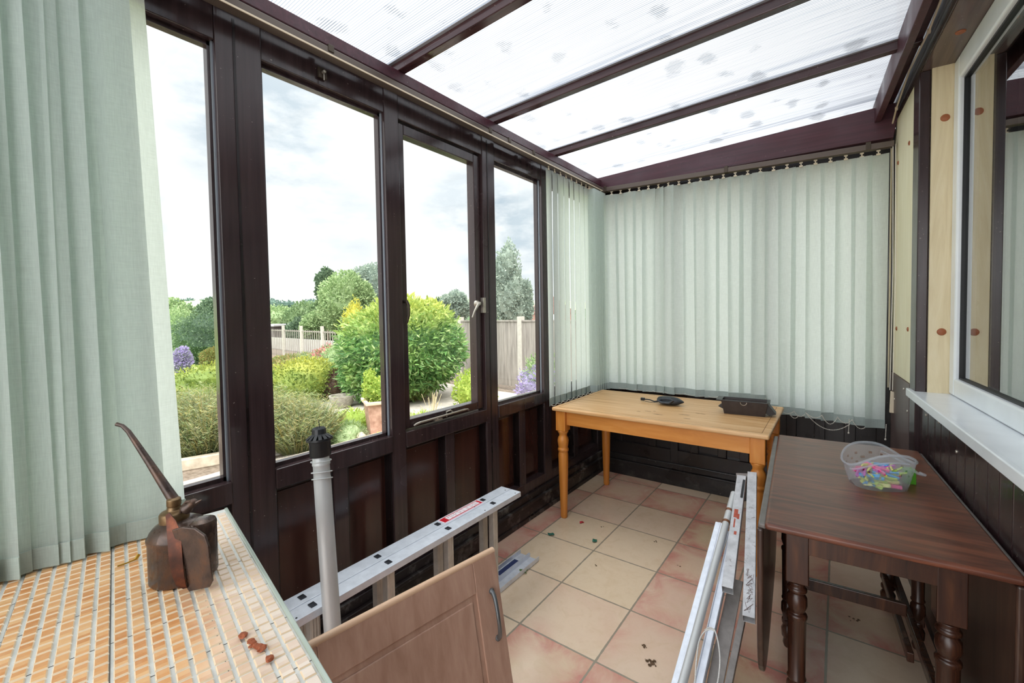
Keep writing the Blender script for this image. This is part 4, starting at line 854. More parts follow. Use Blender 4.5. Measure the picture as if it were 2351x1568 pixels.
for off, wd2, mt, nm in (((.030, -.006), .030, 'alu', 'stile'), ((.062, -.022), .050, 'alu_dark', 'tread'), ((.105, -.030), .022, 'alu_dark', 'stile')):
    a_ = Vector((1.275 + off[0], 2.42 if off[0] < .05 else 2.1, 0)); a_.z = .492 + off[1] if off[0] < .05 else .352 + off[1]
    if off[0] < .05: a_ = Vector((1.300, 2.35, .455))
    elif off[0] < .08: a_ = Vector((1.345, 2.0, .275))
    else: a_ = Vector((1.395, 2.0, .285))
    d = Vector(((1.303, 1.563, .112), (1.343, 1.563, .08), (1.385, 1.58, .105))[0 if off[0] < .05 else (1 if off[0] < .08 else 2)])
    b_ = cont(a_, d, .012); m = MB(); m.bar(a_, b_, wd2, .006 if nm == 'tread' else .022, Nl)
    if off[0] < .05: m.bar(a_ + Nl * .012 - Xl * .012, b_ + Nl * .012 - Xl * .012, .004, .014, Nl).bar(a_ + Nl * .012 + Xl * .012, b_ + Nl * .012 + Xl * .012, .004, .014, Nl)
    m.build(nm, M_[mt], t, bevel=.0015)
# blue-tipped thin strips
m = MB(); m.bar((1.283, 2.16, .395), (1.262, 1.83, .252), .012, .004, Nl); m.build('cross_strip', M_['alu'], t)
m = MB(); m.bar((1.264, 1.97, .312), (1.262, 1.955, .305), .016, .006, Nl); m.bar((1.262, 1.845, .256), (1.26, 1.828, .248), .016, .006, Nl); m.build('blue_tip', simple('blue_plastic_tip', (44, 52, 120), .4), t)
# two hollow box arms
for a_, b_, nm in (((1.296, 2.43, .556), (1.340, 1.845, .310), 'x'), ((1.339, 2.455, .575), (1.425, 1.765, .276), 'y')):
    m = MB(); m.hollow(a_, b_, .040, .034, .002, Nl); m.build('box_arm', M_['alu_old'], t, bevel=.0008)
m = MB(); m.bar((1.27, 2.435, .563), (1.36, 2.455, .572), .022, .012, Nl); m.build('hinge_bar', M_['alu_dark'], t, bevel=.002)
m = MB(); m.box(1.29, 1.305, 2.22, 2.34, .49, .494, Matrix.Translation((0, 0, 0))); 
sl = MB(); sl.bar(Vector((1.312, 2.40, .547)) + Nl * .0172, Vector((1.318, 2.29, .500)) + Nl * .0172, .010, .001, Nl); sl.build('slot', M_['gasket'], t)
sl = MB(); rr = random.Random(8)
p0_, p1_ = Vector((1.296, 2.43, .556)), Vector((1.340, 1.845, .310))
for f, w_, l_ in ((.36, .016, .05), (.40, .010, .03), (.45, .006, .05), (.56, .010, .018)):
    p = p0_.lerp(p1_, f) + Nl * .0173 + Xl * rr.uniform(-.006, .008); sl.bar(p, p + (p1_ - p0_).normalized() * l_, w_, .0008, Nl)
sl.build('paint_mark', simple('red_paint_mark', (168, 72, 50), .6, 0, 16, 80), t)
sq = MB(); rr = random.Random(17); p0_, p1_ = Vector((1.339, 2.455, .575)), Vector((1.425, 1.765, .276)); dd_ = (p1_ - p0_).normalized()
for f0, f1, wv in ((.74, .97, 5),):
    for s_ in range(wv):
        pts = []; p = p0_.lerp(p1_, f0 + (f1 - f0) * s_ / wv) + Nl * .0178
        for q in range(9): pts.append(p + dd_ * rr.uniform(0, .045) + Xl * rr.uniform(-.016, .014))
        sq.tube(pts, .0006, 4)
sq.build('scribble_stain', simple('brown_scribble', (112, 84, 76), .7), t)
cd = [(1.292, 1.69, .225), (1.306, 1.705, .232), (1.326, 1.690, .240), (1.345, 1.65, .235), (1.362, 1.60, .215), (1.368, 1.55, .185), (1.366, 1.50, .16)]
cd2 = [(1.326, 1.690, .238), (1.310, 1.692, .236), (1.293, 1.675, .226), (1.285, 1.64, .21), (1.290, 1.59, .19), (1.298, 1.54, .168), (1.31, 1.48, .14)]
def smooth_pts(P_, n=4):
    P_ = [Vector(p) for p in P_]; out = []
    for i in range(len(P_) - 1):
        p0, p1, p2, p3 = P_[max(i - 1, 0)], P_[i], P_[i + 1], P_[min(i + 2, len(P_) - 1)]
        for k in range(n):
            u = k / n; out.append(.5 * ((2 * p1) + (p2 - p0) * u + (2 * p0 - 5 * p1 + 4 * p2 - p3) * u * u + (3 * p1 - p0 - 3 * p2 + p3) * u ** 3))
    return out + [P_[-1]]
MB().tube(smooth_pts(cd), .0024, 8).tube(smooth_pts(cd2), .0024, 8).build('cord', simple('grey_white_cord', (206, 204, 200), .7, 0, 16, 300), t)

# ------------------------------------------------------------------ leaves, petal, dirt on the floor
def leaf(name, label, cat, loc, sz, col, rz_, lobes=0):
    pts = []; n = 36
    for k in range(n):
        a = 2 * PI * k / n; r = sz * (1 + (.38 * math.cos(lobes * a) if lobes else -.18 * abs(math.sin(a))) + .08 * math.sin(3 * a)); pts.append((r * math.cos(a), r * .8 * math.sin(a), .003 + .006 * abs(math.sin(1.5 * a)) ** 2))
    m = MB(); m.add([(0, 0, .0025)] + pts, [(0, 1 + k, 1 + (k + 1) % n) for k in range(n)], True); o = m.build(name, simple(name + '_surface_%d' % int(loc[0] * 1000), col, .55, 0, 12, 60), solid=.0008); o.location = loc; o.rotation_euler = (0, 0, rz_)
    return tag(o, label, cat)
leaf('fallen_leaf', 'green fallen leaf near the left front leg of the pine table', 'leaf', (.24, 2.325, .001), .022, (48, 110, 92), .3)
leaf('fallen_leaf', 'rounded blue-green fallen leaf in the middle of the floor', 'leaf', (.498, 2.41, .001), .021, (44, 108, 88), 1.9)
leaf('fallen_leaf', 'lobed bright green fallen leaf beside the ladder end', 'leaf', (.327, 1.905, .001), .022, (84, 120, 58), 2.3, 5)
leaf('flower_petal', 'small crimson petal on the tiles right of the pine table leg', 'petal', (.322, 2.575, .001), .013, (190, 24, 44), .5, 3)
dm = simple('dry_soil_crumb', (84, 62, 40), .9, 0, 20, 90)
def crumbs(label, x, y, n, spread, rmax, seed):
    q = random.Random(seed); m = MB()
    for k in range(n):
        r = q.uniform(.25, 1) * rmax; a = q.uniform(0, 6.28); d = spread * q.random() ** 1.3; b_ = blob(r, seed * 100 + k, 1.3, 1, .6); dx, dy = d * math.cos(a) * 1.5, d * math.sin(a)
        m.add([(p[0] + dx, p[1] + dy, p[2]) for p in b_.v], b_.f)
    o = m.build('soil_crumbs', dm); o.location = (x, y, 0); tag(o, label, 'dirt', kind='stuff')
crumbs('clump of dry soil crumbs on the cream tile nearest the step ladder foot', 1.093, 1.700, 26, .020, .0055, 5)
crumbs('small scatter of soil just behind the larger soil clump', 1.038, 1.765, 9, .012, .004, 6)
crumbs('brown crumbs on the floor under the gateleg table', 1.75, 2.46, 12, .022, .005, 7)
for k, (x, y, lab) in enumerate(((.80, 2.62, 'on the pink tiles in mid floor'), (.46, 2.60, 'between petal and table leg'), (.62, 2.18, 'on the cream tile in mid floor'), (.98, 2.44, 'beside the step ladder top'))):
    crumbs('tiny dark grit ' + lab, x, y, 3, .012, .0035, 20 + k)

# ================================================================== garden
def ray(u, v): return FW + RT * ((u - 1175) / 1001.2) - UP * ((v - 754.8) / 1001.2)
def at(u, v, d): return CAM + ray(u, v) * d
GZ = -.15
gnd = MB(); gnd.box(-60, -.1, -25, 60, -.5, GZ); gnd.box(-.1, 14, 3.7, 60, -.5, GZ); struct(gnd.build('ground', M_['soil']))
# pale distant ground: lawn
lw = MB(); lw.prism([(-60, -20), (-9.0, -8), (-9.4, 1.5), (-9.8, 4.4), (-13.0, 6.6), (-24, 9.4), (-60, 20)], GZ, GZ + .012); struct(lw.build('ground_lawn', M_['lawn']))
fld = MB(); fld.box(-900, -60, -500, 700, -6, -5); struct(fld.build('ground_fields', simple('distant_fields', (158, 176, 128), .95, 0, 22, .02)))
pv = MB(); pv.prism([(-6.2, 2.2), (-3.35, 2.3), (-2.0, 6.6), (-6.6, 7.0)], GZ, GZ + .02); struct(pv.build('ground_paving', M_['paving']))
# gravel strip and kerb outside the windows
gv = MB(); gv.prism([(-3.45, -3), (-.1, -3), (-.1, 7), (-2.9, 7)], GZ, GZ + .03); struct(gv.build('ground_gravel', M_['gravel']))
kd = Vector((-3.09, 3.69, 0)) - Vector((-3.73, 1.57, 0)); kd.normalize()
k0 = Vector((-3.66, 1.57, 0)) - kd * 4; rr = random.Random(12); xk = 0; kb = MB()
while xk < 9:
    ln = rr.uniform(.55, .95); a_ = k0 + kd * xk; b_ = a_ + kd * (ln - .012); h = GZ + rr.uniform(.10, .13); kb.bar(a_ + Vector((0, 0, (GZ + h) / 2)), b_ + Vector((0, 0, (GZ + h) / 2)), .09, h - GZ); xk += ln
struct(kb.build('trim_kerb', M_['stone'], bevel=.01))
ks = MB(); ks.box(-.75, -.45, -3, 7, GZ, GZ + .10); ks.box(-.45, -.08, -3, 7, GZ, GZ + .06); struct(ks.build('trim_plinth', M_['stone'], bevel=.01))

def leafset(name, blobs, n, ln, wd_, mat, seed, label=None, cat='shrub', parent=None, up=.35, core=True, droop=0., group=None, jit=.12, flat=0):
    q = np.random.default_rng(seed); V = []; F_ = []
    tot = sum(b[1][0] * b[1][1] + b[1][0] * b[1][2] for b in blobs); cnt0 = 0; allv = []; allf = []
    for c, r in blobs:
        k = max(8, int(n * (r[0] * r[1] + r[0] * r[2]) / tot)); d = q.normal(size=(k, 3)); d /= np.linalg.norm(d, axis=1)[:, None]
        rad = 1 + jit * (np.sin(d[:, 0] * 5 + seed) * np.cos(d[:, 1] * 6 + seed * 2) + np.sin(d[:, 2] * 7 + d[:, 0] * 4)) / 1.5
        sh = q.uniform(.80, 1.05, k); pos = d * np.array(r) * (rad * sh)[:, None] + np.array(c)
        dirv = d * 1.0 + q.normal(size=(k, 3)) * .65 + np.array([0, 0, up - droop]); dirv /= np.linalg.norm(dirv, axis=1)[:, None]
        side = np.cross(dirv, q.normal(size=(k, 3))); side /= np.linalg.norm(side, axis=1)[:, None] + 1e-9
        l = (ln * q.uniform(.6, 1.25, k))[:, None]; w_ = (wd_ * q.uniform(.7, 1.2, k))[:, None]; nr = np.cross(dirv, side)
        up_ = nr * l; ps = [pos, pos + dirv * l * .28 + side * w_ * .46 + up_ * .05, pos + dirv * l * .66 + side * w_ * .40 + up_ * .02, pos + dirv * l - up_ * .12, pos + dirv * l * .66 - side * w_ * .40 + up_ * .02, pos + dirv * l * .28 - side * w_ * .46 + up_ * .05]
        vv = np.stack(ps, 1).reshape(-1, 3); vv[:, 2] = np.maximum(vv[:, 2], GZ + .004) if GZ < c[2] else vv[:, 2]
        allv.append(vv); idx = np.arange(k * 6).reshape(-1, 6) + cnt0; allf.append(idx); cnt0 += k * 6
        if core:
            bm = bmesh.new(); bmesh.ops.create_icosphere(bm, subdivisions=3, radius=1); cv = np.array([v.co[:] for v in bm.verts]); cf = [tuple(v.index for v in f.verts) for f in bm.faces]; bm.free()
            rad = 1 + jit * (np.sin(cv[:, 0] * 5 + seed) * np.cos(cv[:, 1] * 6 + seed * 2) + np.sin(cv[:, 2] * 7 + cv[:, 0] * 4)) / 1.5
            cv = cv * np.array(r) * (rad * .84)[:, None] + np.array(c); cv[:, 2] = np.maximum(cv[:, 2], GZ - .01)
            allv.append(cv); allf.append([tuple(i + cnt0 for i in f) for f in cf]); cnt0 += len(cv)
    me = bpy.data.meshes.new(name); vs = np.concatenate(allv); fs = [tuple(int(i) for i in f) for a in allf for f in a]
    me.from_pydata(vs.tolist(), [], fs); me.update(); me.materials.append(mat); o = bpy.data.objects.new(name, me); C.objects.link(o)
    if parent is not None: o.parent = parent
    if label: tag(o, label, cat, group)
    return o
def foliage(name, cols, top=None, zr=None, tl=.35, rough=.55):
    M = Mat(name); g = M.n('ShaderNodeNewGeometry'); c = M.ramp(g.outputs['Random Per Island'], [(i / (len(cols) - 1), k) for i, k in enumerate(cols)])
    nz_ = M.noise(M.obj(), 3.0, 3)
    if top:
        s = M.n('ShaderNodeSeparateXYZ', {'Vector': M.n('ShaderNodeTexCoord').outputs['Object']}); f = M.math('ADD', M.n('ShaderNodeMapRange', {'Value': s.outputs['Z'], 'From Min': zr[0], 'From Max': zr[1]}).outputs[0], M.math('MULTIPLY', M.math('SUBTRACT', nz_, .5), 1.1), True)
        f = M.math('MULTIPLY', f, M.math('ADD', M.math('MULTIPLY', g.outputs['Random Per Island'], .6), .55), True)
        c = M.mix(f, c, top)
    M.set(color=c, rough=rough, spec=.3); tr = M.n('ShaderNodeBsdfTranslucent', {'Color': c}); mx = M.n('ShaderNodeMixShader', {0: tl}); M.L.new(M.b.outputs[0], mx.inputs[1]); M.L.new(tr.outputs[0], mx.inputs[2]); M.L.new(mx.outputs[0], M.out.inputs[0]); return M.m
G = {}
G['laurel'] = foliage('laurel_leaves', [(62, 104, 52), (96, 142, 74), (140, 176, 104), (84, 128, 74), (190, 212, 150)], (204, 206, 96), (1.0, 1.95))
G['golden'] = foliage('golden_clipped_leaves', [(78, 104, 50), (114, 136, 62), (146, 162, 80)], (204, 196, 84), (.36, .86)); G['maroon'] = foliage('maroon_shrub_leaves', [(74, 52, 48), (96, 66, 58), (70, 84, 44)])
G['heather'] = foliage('heather_sprigs', [(116, 136, 96), (142, 156, 112), (186, 166, 120), (130, 154, 88), (178, 178, 144), (110, 132, 100), (190, 176, 104), (124, 146, 104)]); G['light'] = foliage('light_green_leaves', [(112, 138, 90), (146, 168, 118), (178, 196, 146), (126, 152, 104)])
G['dark'] = foliage('dark_green_leaves', [(70, 92, 70), (94, 116, 90), (120, 140, 110)]); G['mid'] = foliage('mid_green_leaves', [(92, 118, 80), (120, 144, 100), (150, 170, 124)]); G['blue'] = foliage('bluish_leaves', [(126, 142, 132), (148, 162, 148), (172, 184, 168)])  # tree greens greyed and lightened, putting distance haze into the colour
G['yellow'] = foliage('bright_yellow_leaves', [(206, 198, 50), (226, 218, 62), (188, 192, 60)], tl=.35); G['lime'] = foliage('lime_leaves', [(128, 154, 62), (160, 182, 80), (192, 202, 104)]); G['purple'] = foliage('purple_flowers', [(160, 140, 196), (186, 170, 216), (140, 150, 130)])
G['red'] = foliage('red_flowers', [(196, 110, 112), (208, 136, 134), (128, 146, 100), (118, 138, 92)]); G['rust'] = foliage('rusty_groundcover', [(138, 128, 78), (158, 134, 84), (122, 138, 76), (112, 132, 74)]); G['straw'] = simple('straw_stalks', (214, 196, 158), .8)
bark = simple('tree_bark', (96, 82, 68), .9, 0, 14, 10)
def bush(label, c, r, n, ln, wd_, m, seed, name='shrub', cat='shrub', **k): return leafset(name, [(tuple(c), tuple(r))], n, ln, wd_, G[m], seed, label, cat, **k)
def on_ground(u, d, rz_): p = at(u, 700, d); return (p.x, p.y, GZ + rz_)
# big laurel with its lower skirt of leaves
bb = on_ground(925, 7.9, .0); LB = thing('laurel_bush', 'big rounded laurel bush with yellow tips filling two window panes', 'shrub', (0, 0, 0))
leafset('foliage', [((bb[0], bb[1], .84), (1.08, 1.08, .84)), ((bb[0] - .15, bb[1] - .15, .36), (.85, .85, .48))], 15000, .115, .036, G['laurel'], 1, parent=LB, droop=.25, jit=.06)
MB().tube([(bb[0], bb[1], GZ), (bb[0], bb[1], .5)], .06, 8).tube([(bb[0] + .2, bb[1] - .3, GZ), (bb[0] + .4, bb[1] - .4, .4)], .035, 8).build('stem', bark, LB)
c = on_ground(694, 8.0, .26); mdn = thing('clipped_shrub', 'yellow-topped clipped mound with a maroon lower side by second window', 'shrub', (0, 0, 0))
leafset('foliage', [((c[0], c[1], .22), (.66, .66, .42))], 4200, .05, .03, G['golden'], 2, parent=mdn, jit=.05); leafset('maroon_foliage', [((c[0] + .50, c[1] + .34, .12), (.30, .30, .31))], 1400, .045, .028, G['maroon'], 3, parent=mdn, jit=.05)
c = on_ground(475, 8.2, .2); bush('low yellow clipped shrub left of the double post', (c[0], c[1], .15), (.62, .85, .38), 3200, .05, .03, 'golden', 4)
# heathers
for k, (u, d, h, r_) in enumerate(((462, 4.85, .52, .42), (585, 5.0, .52, .42), (675, 5.0, .44, .40), (392, 4.8, .50, .36))):
    c = on_ground(u, d, 0); q = random.Random(40 + k); m = MB(); vs_ = []
    for i in range(2600):
        a = q.uniform(0, 6.283); rr_ = r_ * q.random() ** .5; bx, by = c[0] + rr_ * .55 * math.cos(a), c[1] + rr_ * .55 * math.sin(a); hh = (h * 1.5) * (1 - .35 * (rr_ / r_) ** 2) * q.uniform(.55, 1.1); tx, ty = c[0] + rr_ * 1.25 * math.cos(a) + q.gauss(0, .05), c[1] + rr_ * 1.25 * math.sin(a) + q.gauss(0, .05)
        w_ = q.uniform(.0018, .0035); wx, wy = w_ * math.cos(a + 1.3), w_ * math.sin(a + 1.3); mx_, my_ = (bx + tx) / 2 + q.gauss(0, .015), (by + ty) / 2 + q.gauss(0, .015)
        m.add([(bx - wx * .4, by - wy * .4, GZ), (bx + wx * .4, by + wy * .4, GZ), (mx_ + wx, my_ + wy, GZ + hh * .6), (tx, ty, GZ + hh), (mx_ - wx, my_ - wy, GZ + hh * .6)], [(0, 1, 2, 3, 4)])
        for s_ in range(11):
            f = q.uniform(.35, 1.0); px_, py_, pz_ = bx + (tx - bx) * f, by + (ty - by) * f, GZ + hh * f; e1, e2 = q.gauss(0, .016), q.gauss(0, .016); m.add([(px_, py_, pz_), (px_ + e1 + .004, py_ + e2 - .003, pz_ + .012), (px_ + e1 * 1.7, py_ + e2 * 1.7, pz_ + .026), (px_ + e1 - .004, py_ + e2 + .003, pz_ + .012)], [(0, 1, 2, 3)])
    tag(m.build('heather', G['heather']), ('feathery grey-green heather in front of the leftmost pane', 'feathery heather hidden mostly behind the double post', 'orange-tinged heather at the left of the second pane', 'feathery heather beside the left blind')[k], 'shrub')
# planter on slab with its shrub
pc_ = on_ground(868, 5.4, 0); pth = math.radians(64)
o = MB().box(-.34, .34, -.34, .34, 0, .07).build('stone_slab', M_['redstone'], bevel=.01); o.location = (pc_[0] + .10, pc_[1] - .06, GZ + .02); o.rotation_euler = (0, 0, pth); tag(o, 'pinkish stone slab under the terracotta planter', 'slab')
t = thing('planter', 'square weathered terracotta planter standing on a stone slab outside', 'planter', (pc_[0], pc_[1], GZ + .09), pth)
m = MB(); frus(m, .150, .150, .185, .185, 0, .40, .03); m.build('pot', M_['terracotta'], t, bevel=.006)
m = MB()
for q in ((-.212, .212, -.212, -.172), (-.212, .212, .172, .212), (-.212, -.172, -.172, .172), (.172, .212, -.172, .172)): m.box(*q, .385, .425)
m.build('rim', M_['terracotta_rim'], t, bevel=.008); MB().box(-.172, .172, -.172, .172, .34, .37).build('compost', M_['soil'], t)
pz = GZ + .09 + .37
leafset('box_shrub', [((pc_[0], pc_[1], pz + .16), (.19, .19, .15)), ((pc_[0] - .10, pc_[1] - .07, pz + .28), (.07, .07, .13))], 1500, .034, .02, G['lime'], 9, 'lime green box shrub growing in the terracotta planter', 'shrub', jit=.2)
c = on_ground(880, 4.55, .0); bush('bright yellow low shrub in front of the terracotta planter', (c[0], c[1], GZ + .12), (.26, .22, .17), 900, .05, .024, 'yellow', 10)
c = on_ground(800, 5.6, .0); bush('low lime and red-stemmed groundcover left of the planter', (c[0], c[1], GZ + .13), (.30, .30, .2), 1100, .05, .012, 'lime', 11); c = on_ground(822, 5.2, .0); bush('feathery green herb clump at the planter foot', (c[0] - .12, c[1] - .10, GZ + .10), (.22, .2, .16), 900, .06, .008, 'light', 12)
c = on_ground(960, 5.3, .0); bush('soft bright green mound below the laurel', (c[0], c[1], GZ + .12), (.42, .36, .2), 1500, .07, .008, 'lime', 13)
c = on_ground(1085, 7.0, .0); bush('small yellow-green shrub at right of opening window', (c[0], c[1], GZ + .30), (.34, .34, .36), 1500, .05, .03, 'lime', 14)
c = on_ground(985, 5.9, 0); m = MB(); q = random.Random(5)
for i in range(26):
    a, s_ = q.uniform(0, 6.28), q.uniform(.04, .16); h = q.uniform(.3, .52); m.tube([(c[0], c[1], GZ), (c[0] + s_ * .5 * math.cos(a), c[1] + s_ * .5 * math.sin(a), GZ + h * .6), (c[0] + s_ * math.cos(a), c[1] + s_ * math.sin(a), GZ + h)], [.0012, .0016, .003], 5)
tag(m.build('dead_stalks', G['straw']), 'tuft of straw coloured dead flower stalks below the laurel', 'plant')
c = on_ground(778, 7.3, 0); o = MB().lathe([(.12, 0), (.17, .05), (.20, .17), (.21, .2), (.18, .2), (.16, .14), (.02, .13)], 20).build('stone_pot', M_['greystone']); o.location = (c[0], c[1], GZ + .02); tag(o, 'round grey stone pot on paving beside the laurel', 'pot')
c = on_ground(690, 6.9, 0); o = MB().lathe([(.10, 0), (.16, .05), (.18, .13), (.16, .13), (.02, .10)], 20).build('stone_pot', M_['greystone']); o.location = (c[0], c[1], GZ + .02); tag(o, 'low stone bowl in front of yellow clipped mound', 'pot')
rocks = [(760, 6.0, .09, 'mossy rock beside the paving left of the planter'), (445, 3.55, .0, ''), (700, 5.9, .07, 'grey rock at the edge of the orange heather'), (1090, 6.3, .06, 'pale rock on the bare soil by the opening window'), (1170, 6.9, .08, 'pale rock below the fence at the right pane'), (1215, 7.0, .07, 'small rock beside the lavender')]
for k, (u, d, r, lab) in enumerate(rocks):
    if not r: continue
    c = on_ground(u, d, 0); o = blob(r, 60 + k, 1.3, 1, .6).build('rock', M_['greystone'], sub=1); o.location = (c[0], c[1], GZ + .01); tag(o, lab, 'rock')
c = (pc_[0] - .08, pc_[1] - .34, GZ + .09); o = blob(.055, 71, 1.1, 1, .8).build('pebble', M_['stone'], sub=2); o.location = (c[0] + .11, c[1] + .02, c[2]); tag(o, 'rounded pale pebble on the planter slab', 'pebble')
c = at(452, 1085, 3.72); o = MB().prism([(-.17, -.26), (.16, -.22), (.20, .12), (.05, .30), (-.2, .24)], 0, .10).build('stone_slab', M_['redstone'], bevel=.015); o.location = (c.x, c.y, GZ + .035); tag(o, 'rough pink sandstone slab by the kerb outside leftmost pane', 'slab')
# lavender and far right planting
c = on_ground(1232, 7.2, 0); t = thing('lavender', 'purple lavender clump against the fence outside the right pane', 'plant', (0, 0, 0)); leafset('flowers', [((c[0], c[1], GZ + .32), (.34, .34, .36))], 1500, .05, .02, G['purple'], 15, parent=t); leafset('foliage', [((c[0] + .1, c[1], GZ + .55), (.28, .26, .34))], 900, .09, .02, G['light'], 16, parent=t, core=False)
for k, (x, y, h) in enumerate(((.35, 5.6, .5), (.9, 6.0, .6), (1.7, 5.8, .5))): bush('shrub glimpsed through the far blind, ' + ('left', 'middle', 'right')[k] + ' of three', (x, y, GZ + h), (.4, .4, h), 700, .07, .03, ('lime', 'mid', 'light')[k], 80 + k)
# purple border and left shrubs
for u, d, r, h, m_n, lab, ln in ((412, 12.6, .22, .36, 'purple', 'purple flower spike shrub across the lawn', .09), (470, 15.0, .95, .95, 'dark', 'dark green shrub behind the lawn left of the double post', .09), (492, 13.5, .42, .34, 'rust', 'low olive shrub at the lawn edge', .07), (400, 17.0, .95, 1.0, 'light', 'light green shrub beyond the lawn beside the left blind', .10), (440, 15.5, .6, .7, 'light', 'soft green shrub between lawn and dark shrub', .09)):
    c = on_ground(u, d, 0); bush(lab, (c[0], c[1], GZ + h * .9), (r, r, h), 6500, ln * .8, ln * .4, m_n, int(u))
for u, d, r, h, m_n, lab in ((650, 11.5, .5, .28, 'rust', 'rusty orange groundcover behind the yellow mound'), (700, 11.8, .55, .30, 'heather', 'grey-green low shrub in front of the paling fence'), (745, 11.0, .32, .42, 'red', 'red rose bush in front of the paling fence'), (778, 9.4, .42, .5, 'light', 'loose pale green shrub left of the laurel'), (812, 12.0, .29, 1.45, 'golden', 'upright golden conifer behind the laurel')):
    c = on_ground(u, d, 0); bush(lab, (c[0], c[1], GZ + h * .9 - (.20 if h > 1 else 0)), (r, r, h if h < 1 else .85), 1800, .07, .03, m_n, int(u) + 3)
# fence: near boarded run and far palings
FA = Vector((-3.3, 6.95, 0)); FB = Vector((-11.8, 7.97, 0)); fd = (FB - FA).normalized()
def fpt(s, z=0): p = FA + fd * s; return Vector((p.x, p.y, z))
t = thing('board_fence', 'weathered grey close-boarded fence behind the right pane and the laurel', 'fence', (0, 0, 0)); fn = Vector((-fd.y, fd.x, 0)); zt_n = 1.30
posts_s = [-5.5, -3.66, -1.83, 0, 1.83, 3.66, 5.5]
for a, b in zip(posts_s[:-1], posts_s[1:]):
    m = MB(); x = a + .06; q = random.Random(int(a * 10) + 99)
    while x < b - .07: m.bar(fpt(x + .05, GZ + .1) + fn * q.uniform(-.004, .004), fpt(x + .05, zt_n - .06) + fn * q.uniform(-.004, .004), .094, .016, fn); x += .098
    m.bar(fpt(a + .05, zt_n - .045), fpt(b - .05, zt_n - .045), .05, .03); m.build('board_panel', M_['fence'], t)
for s_ in posts_s: MB().bar(fpt(s_, GZ) - fn * .02, fpt(s_, zt_n + .04) - fn * .02, .11, .10, fn).build('post', M_['concrete'], t)
t = thing('paling_fence', 'see-through grey paling fence with pale posts across the middle distance', 'fence', (0, 0, 0)); zt_f = .98
ps = [5.5 + 1.83 * k for k in range(0, 10)]
for a, b in zip(ps[:-1], ps[1:]):
    m = MB(); x = a + .08
    while x < b - .06: m.bar(fpt(x, GZ - .1), fpt(x, zt_f - .05), .04, .012, fn); x += .19
    m.bar(fpt(a, zt_f - .1) - fn * .02, fpt(b, zt_f - .1) - fn * .02, .02, .04); m.bar(fpt(a, .1) - fn * .02, fpt(b, .1) - fn * .02, .02, .04); m.build('paling_panel', M_['fence'], t)
for s_ in ps: MB().bar(fpt(s_, GZ - .2), fpt(s_, zt_f + .1), .085, .085, fn).build('post', M_['concrete'], t)
FS = 1 if (fn.y > 0) else -1
# low grey wall behind palings
m = MB(); m.bar(fpt(5, .18) + fn * 1.2 * FS, fpt(20, .10) + fn * 1.2 * FS, .08, .62); tag(m.build('grey_panel_fence', simple('grey_panel', (178, 174, 168), .8, 0, 10, 4)), 'low grey solid fence seen behind the palings', 'fence')
# trees
def tree(label, u, vtop, vbase, d, wpx, m_n, n, ln, seed, blobs=None, trunk=True):
    top = at(u, vtop, d); base = at(u, vbase, d); r = wpx / 1001 * d / 2; t = thing('tree', label, 'tree', (0, 0, 0)); cz = (top.z + base.z) / 2; rz_ = (top.z - base.z) / 2; q = random.Random(seed)
    bl_ = [((base.x, base.y, cz), (r * .85, r * .85, rz_ * .9))]
    for k in range(blobs if blobs is not None else 5): a = q.uniform(0, 6.28); z_ = q.uniform(-.6, .55); s_ = math.sqrt(max(.1, 1 - z_ * z_)); bl_.append(((base.x + r * .55 * s_ * math.cos(a), base.y + r * .55 * s_ * math.sin(a), cz + rz_ * z_), (r * .5, r * .5, rz_ * .38)))
    leafset('crown', bl_, int(n * 3.0), ln * .62, ln * .42, G[m_n], seed, parent=t, jit=.12)
    if trunk: MB().tube([(base.x, base.y, -1.0), (base.x, base.y, cz)], [r * .12, r * .06], 8).build('trunk', bark, t)
    return t
tree('light green round tree standing left of the laurel top', 792, 622, 772, 18, 128, 'light', 6500, .16, 31)
tree('dark bluish tree peeping out left of the round tree', 750, 615, 700, 26, 48, 'dark', 1500, .26, 32, 3)
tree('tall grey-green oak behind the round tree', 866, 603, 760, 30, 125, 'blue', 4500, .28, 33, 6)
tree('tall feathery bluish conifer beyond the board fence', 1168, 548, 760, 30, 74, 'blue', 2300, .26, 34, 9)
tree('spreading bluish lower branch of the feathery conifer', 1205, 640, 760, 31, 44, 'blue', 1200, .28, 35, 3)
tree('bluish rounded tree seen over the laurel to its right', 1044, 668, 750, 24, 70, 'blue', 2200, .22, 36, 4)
tree('dark distant tree between laurel and bluish tree', 1012, 684, 740, 32, 60, 'dark', 1200, .28, 37, 3)
tree('pale willow shrub just beyond the paling fence', 724, 716, 775, 19.5, 58, 'light', 1800, .18, 38, 3, False)
tree('mid green hedge tree behind the shed', 700, 690, 790, 33, 96, 'mid', 3000, .26, 39, 5)
tree('green hedge tree left of the round tree', 745, 680, 790, 27, 76, 'mid', 2400, .26, 40, 5)
tree('low hedge tree at the left of the second pane', 630, 700, 800, 34, 120, 'light', 2600, .3, 41, 6)
tree('dark rounded tree seen in the leftmost pane', 482, 686, 800, 26, 78, 'dark', 2800, .24, 42, 5)
tree('yellow-green tree beside the left blind', 402, 686, 800, 21, 74, 'light', 2800, .2, 43, 5)
tree('olive tree between the two leftmost trees', 436, 700, 800, 24, 50, 'mid', 1500, .22, 44, 3)
tree('dark hedge below the shed in the second pane', 690, 728, 810, 22, 66, 'dark', 1700, .2, 45, 3, False)
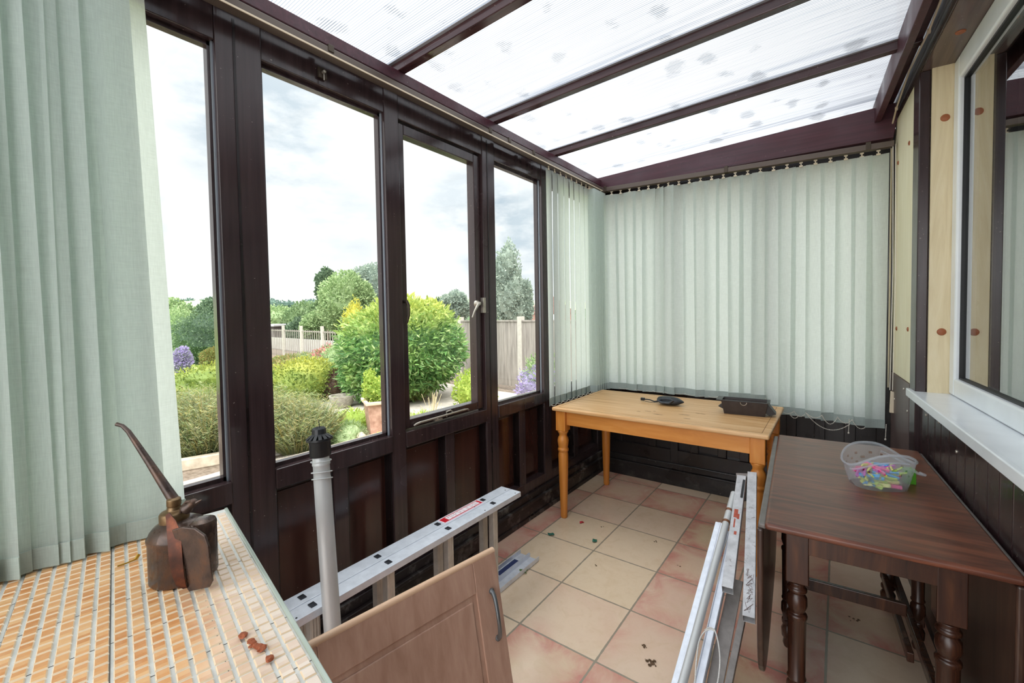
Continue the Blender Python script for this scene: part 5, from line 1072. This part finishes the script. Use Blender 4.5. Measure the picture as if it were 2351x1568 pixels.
# shed and houses
c = at(628, 760, 26.5); t = thing('shed', 'dark shed with a pale flat roof beyond the paling fence', 'shed', (c.x - .3, c.y, -1), math.radians(28))
MB().box(-1.0, 1.0, -1.1, 1.1, 0, 1.9).build('wall', simple('dark_shed_boards', (96, 88, 92), .8, 0, 10, 6), t); MB().box(-1.2, 1.2, -1.35, 1.35, 1.9, 2.0).build('roof', simple('pale_felt_roof', (190, 188, 190), .7), t)
c = at(1240, 715, 42); t = thing('house', 'brick house with a brown tiled roof beyond the fence', 'house', (c.x + .6, c.y + .5, -1), math.radians(38))
MB().box(-2.2, 2.2, -2, 2, 0, 2.4).build('wall', simple('red_brick_far', (150, 116, 104), .9, 0, 8), t)
MB().prism([(-2.4, 2.4), (2.4, 2.4), (0, 4.1)], -2.1, 2.1, MG).build('roof', simple('brown_roof_tiles', (132, 104, 98), .9, 0, 8), t); w_o = MB().box(-.9, .5, -2.04, -2.0, 1.6, 2.3).build('window', M_['white'], t)
c = at(455, 722, 30); t = thing('house', 'small dark gabled house between the left trees', 'house', (c.x, c.y, -1), math.radians(20))
MB().box(-.9, .9, -1, 1, 0, 2.0).build('wall', simple('far_house_wall', (140, 128, 120), .9), t); MB().prism([(-1.0, 2.0), (1.0, 2.0), (0, 3.1)], -1.1, 1.1, MG).build('roof', simple('grey_far_roof', (112, 106, 108), .9), t)
# hills and far hedgerows on the horizon
hl_ = MB(); n = 60; vs = []
for i in range(n + 1):
    a = math.radians(95 + 110 * i / n); R0 = 420; h = 15 + 3.0 * math.sin(i * .35) + 2.0 * math.sin(i * .9 + 1)
    for rr_, z_ in ((60, -5.2), (240, 1.5), (R0, h), (R0 + 60, h * .8), (R0 + 150, -5)): vs.append((CAM.x + rr_ * math.cos(a), CAM.y + rr_ * math.sin(a), z_))
hl_.add(vs, [(i * 5 + k, (i + 1) * 5 + k, (i + 1) * 5 + k + 1, i * 5 + k + 1) for i in range(n) for k in range(4)], True)
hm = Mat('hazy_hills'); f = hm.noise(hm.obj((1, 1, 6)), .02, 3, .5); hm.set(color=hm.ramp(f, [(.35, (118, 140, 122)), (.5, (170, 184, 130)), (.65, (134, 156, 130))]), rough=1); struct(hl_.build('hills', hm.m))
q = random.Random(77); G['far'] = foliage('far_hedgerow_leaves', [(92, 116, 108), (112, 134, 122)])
hb_ = []
for i in range(34):
    a = math.radians(128 + 52 * i / 34 + q.uniform(-.5, .5)); R0 = q.uniform(330, 410); hb_.append(((CAM.x + R0 * math.cos(a), CAM.y + R0 * math.sin(a), 11 + q.uniform(-1, 2)), (q.uniform(4, 9), q.uniform(4, 9), q.uniform(2, 4.5))))
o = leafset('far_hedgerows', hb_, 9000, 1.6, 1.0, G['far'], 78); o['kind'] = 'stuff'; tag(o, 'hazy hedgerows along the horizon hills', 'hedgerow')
hb_ = []
for i in range(30):
    a = math.radians(100 + 90 * i / 30 + q.uniform(-1, 1)); R0 = q.uniform(55, 80); hb_.append(((CAM.x + R0 * math.cos(a), CAM.y + R0 * math.sin(a), -1.5), (q.uniform(3, 5), q.uniform(3, 5), q.uniform(2.5, 3.6))))
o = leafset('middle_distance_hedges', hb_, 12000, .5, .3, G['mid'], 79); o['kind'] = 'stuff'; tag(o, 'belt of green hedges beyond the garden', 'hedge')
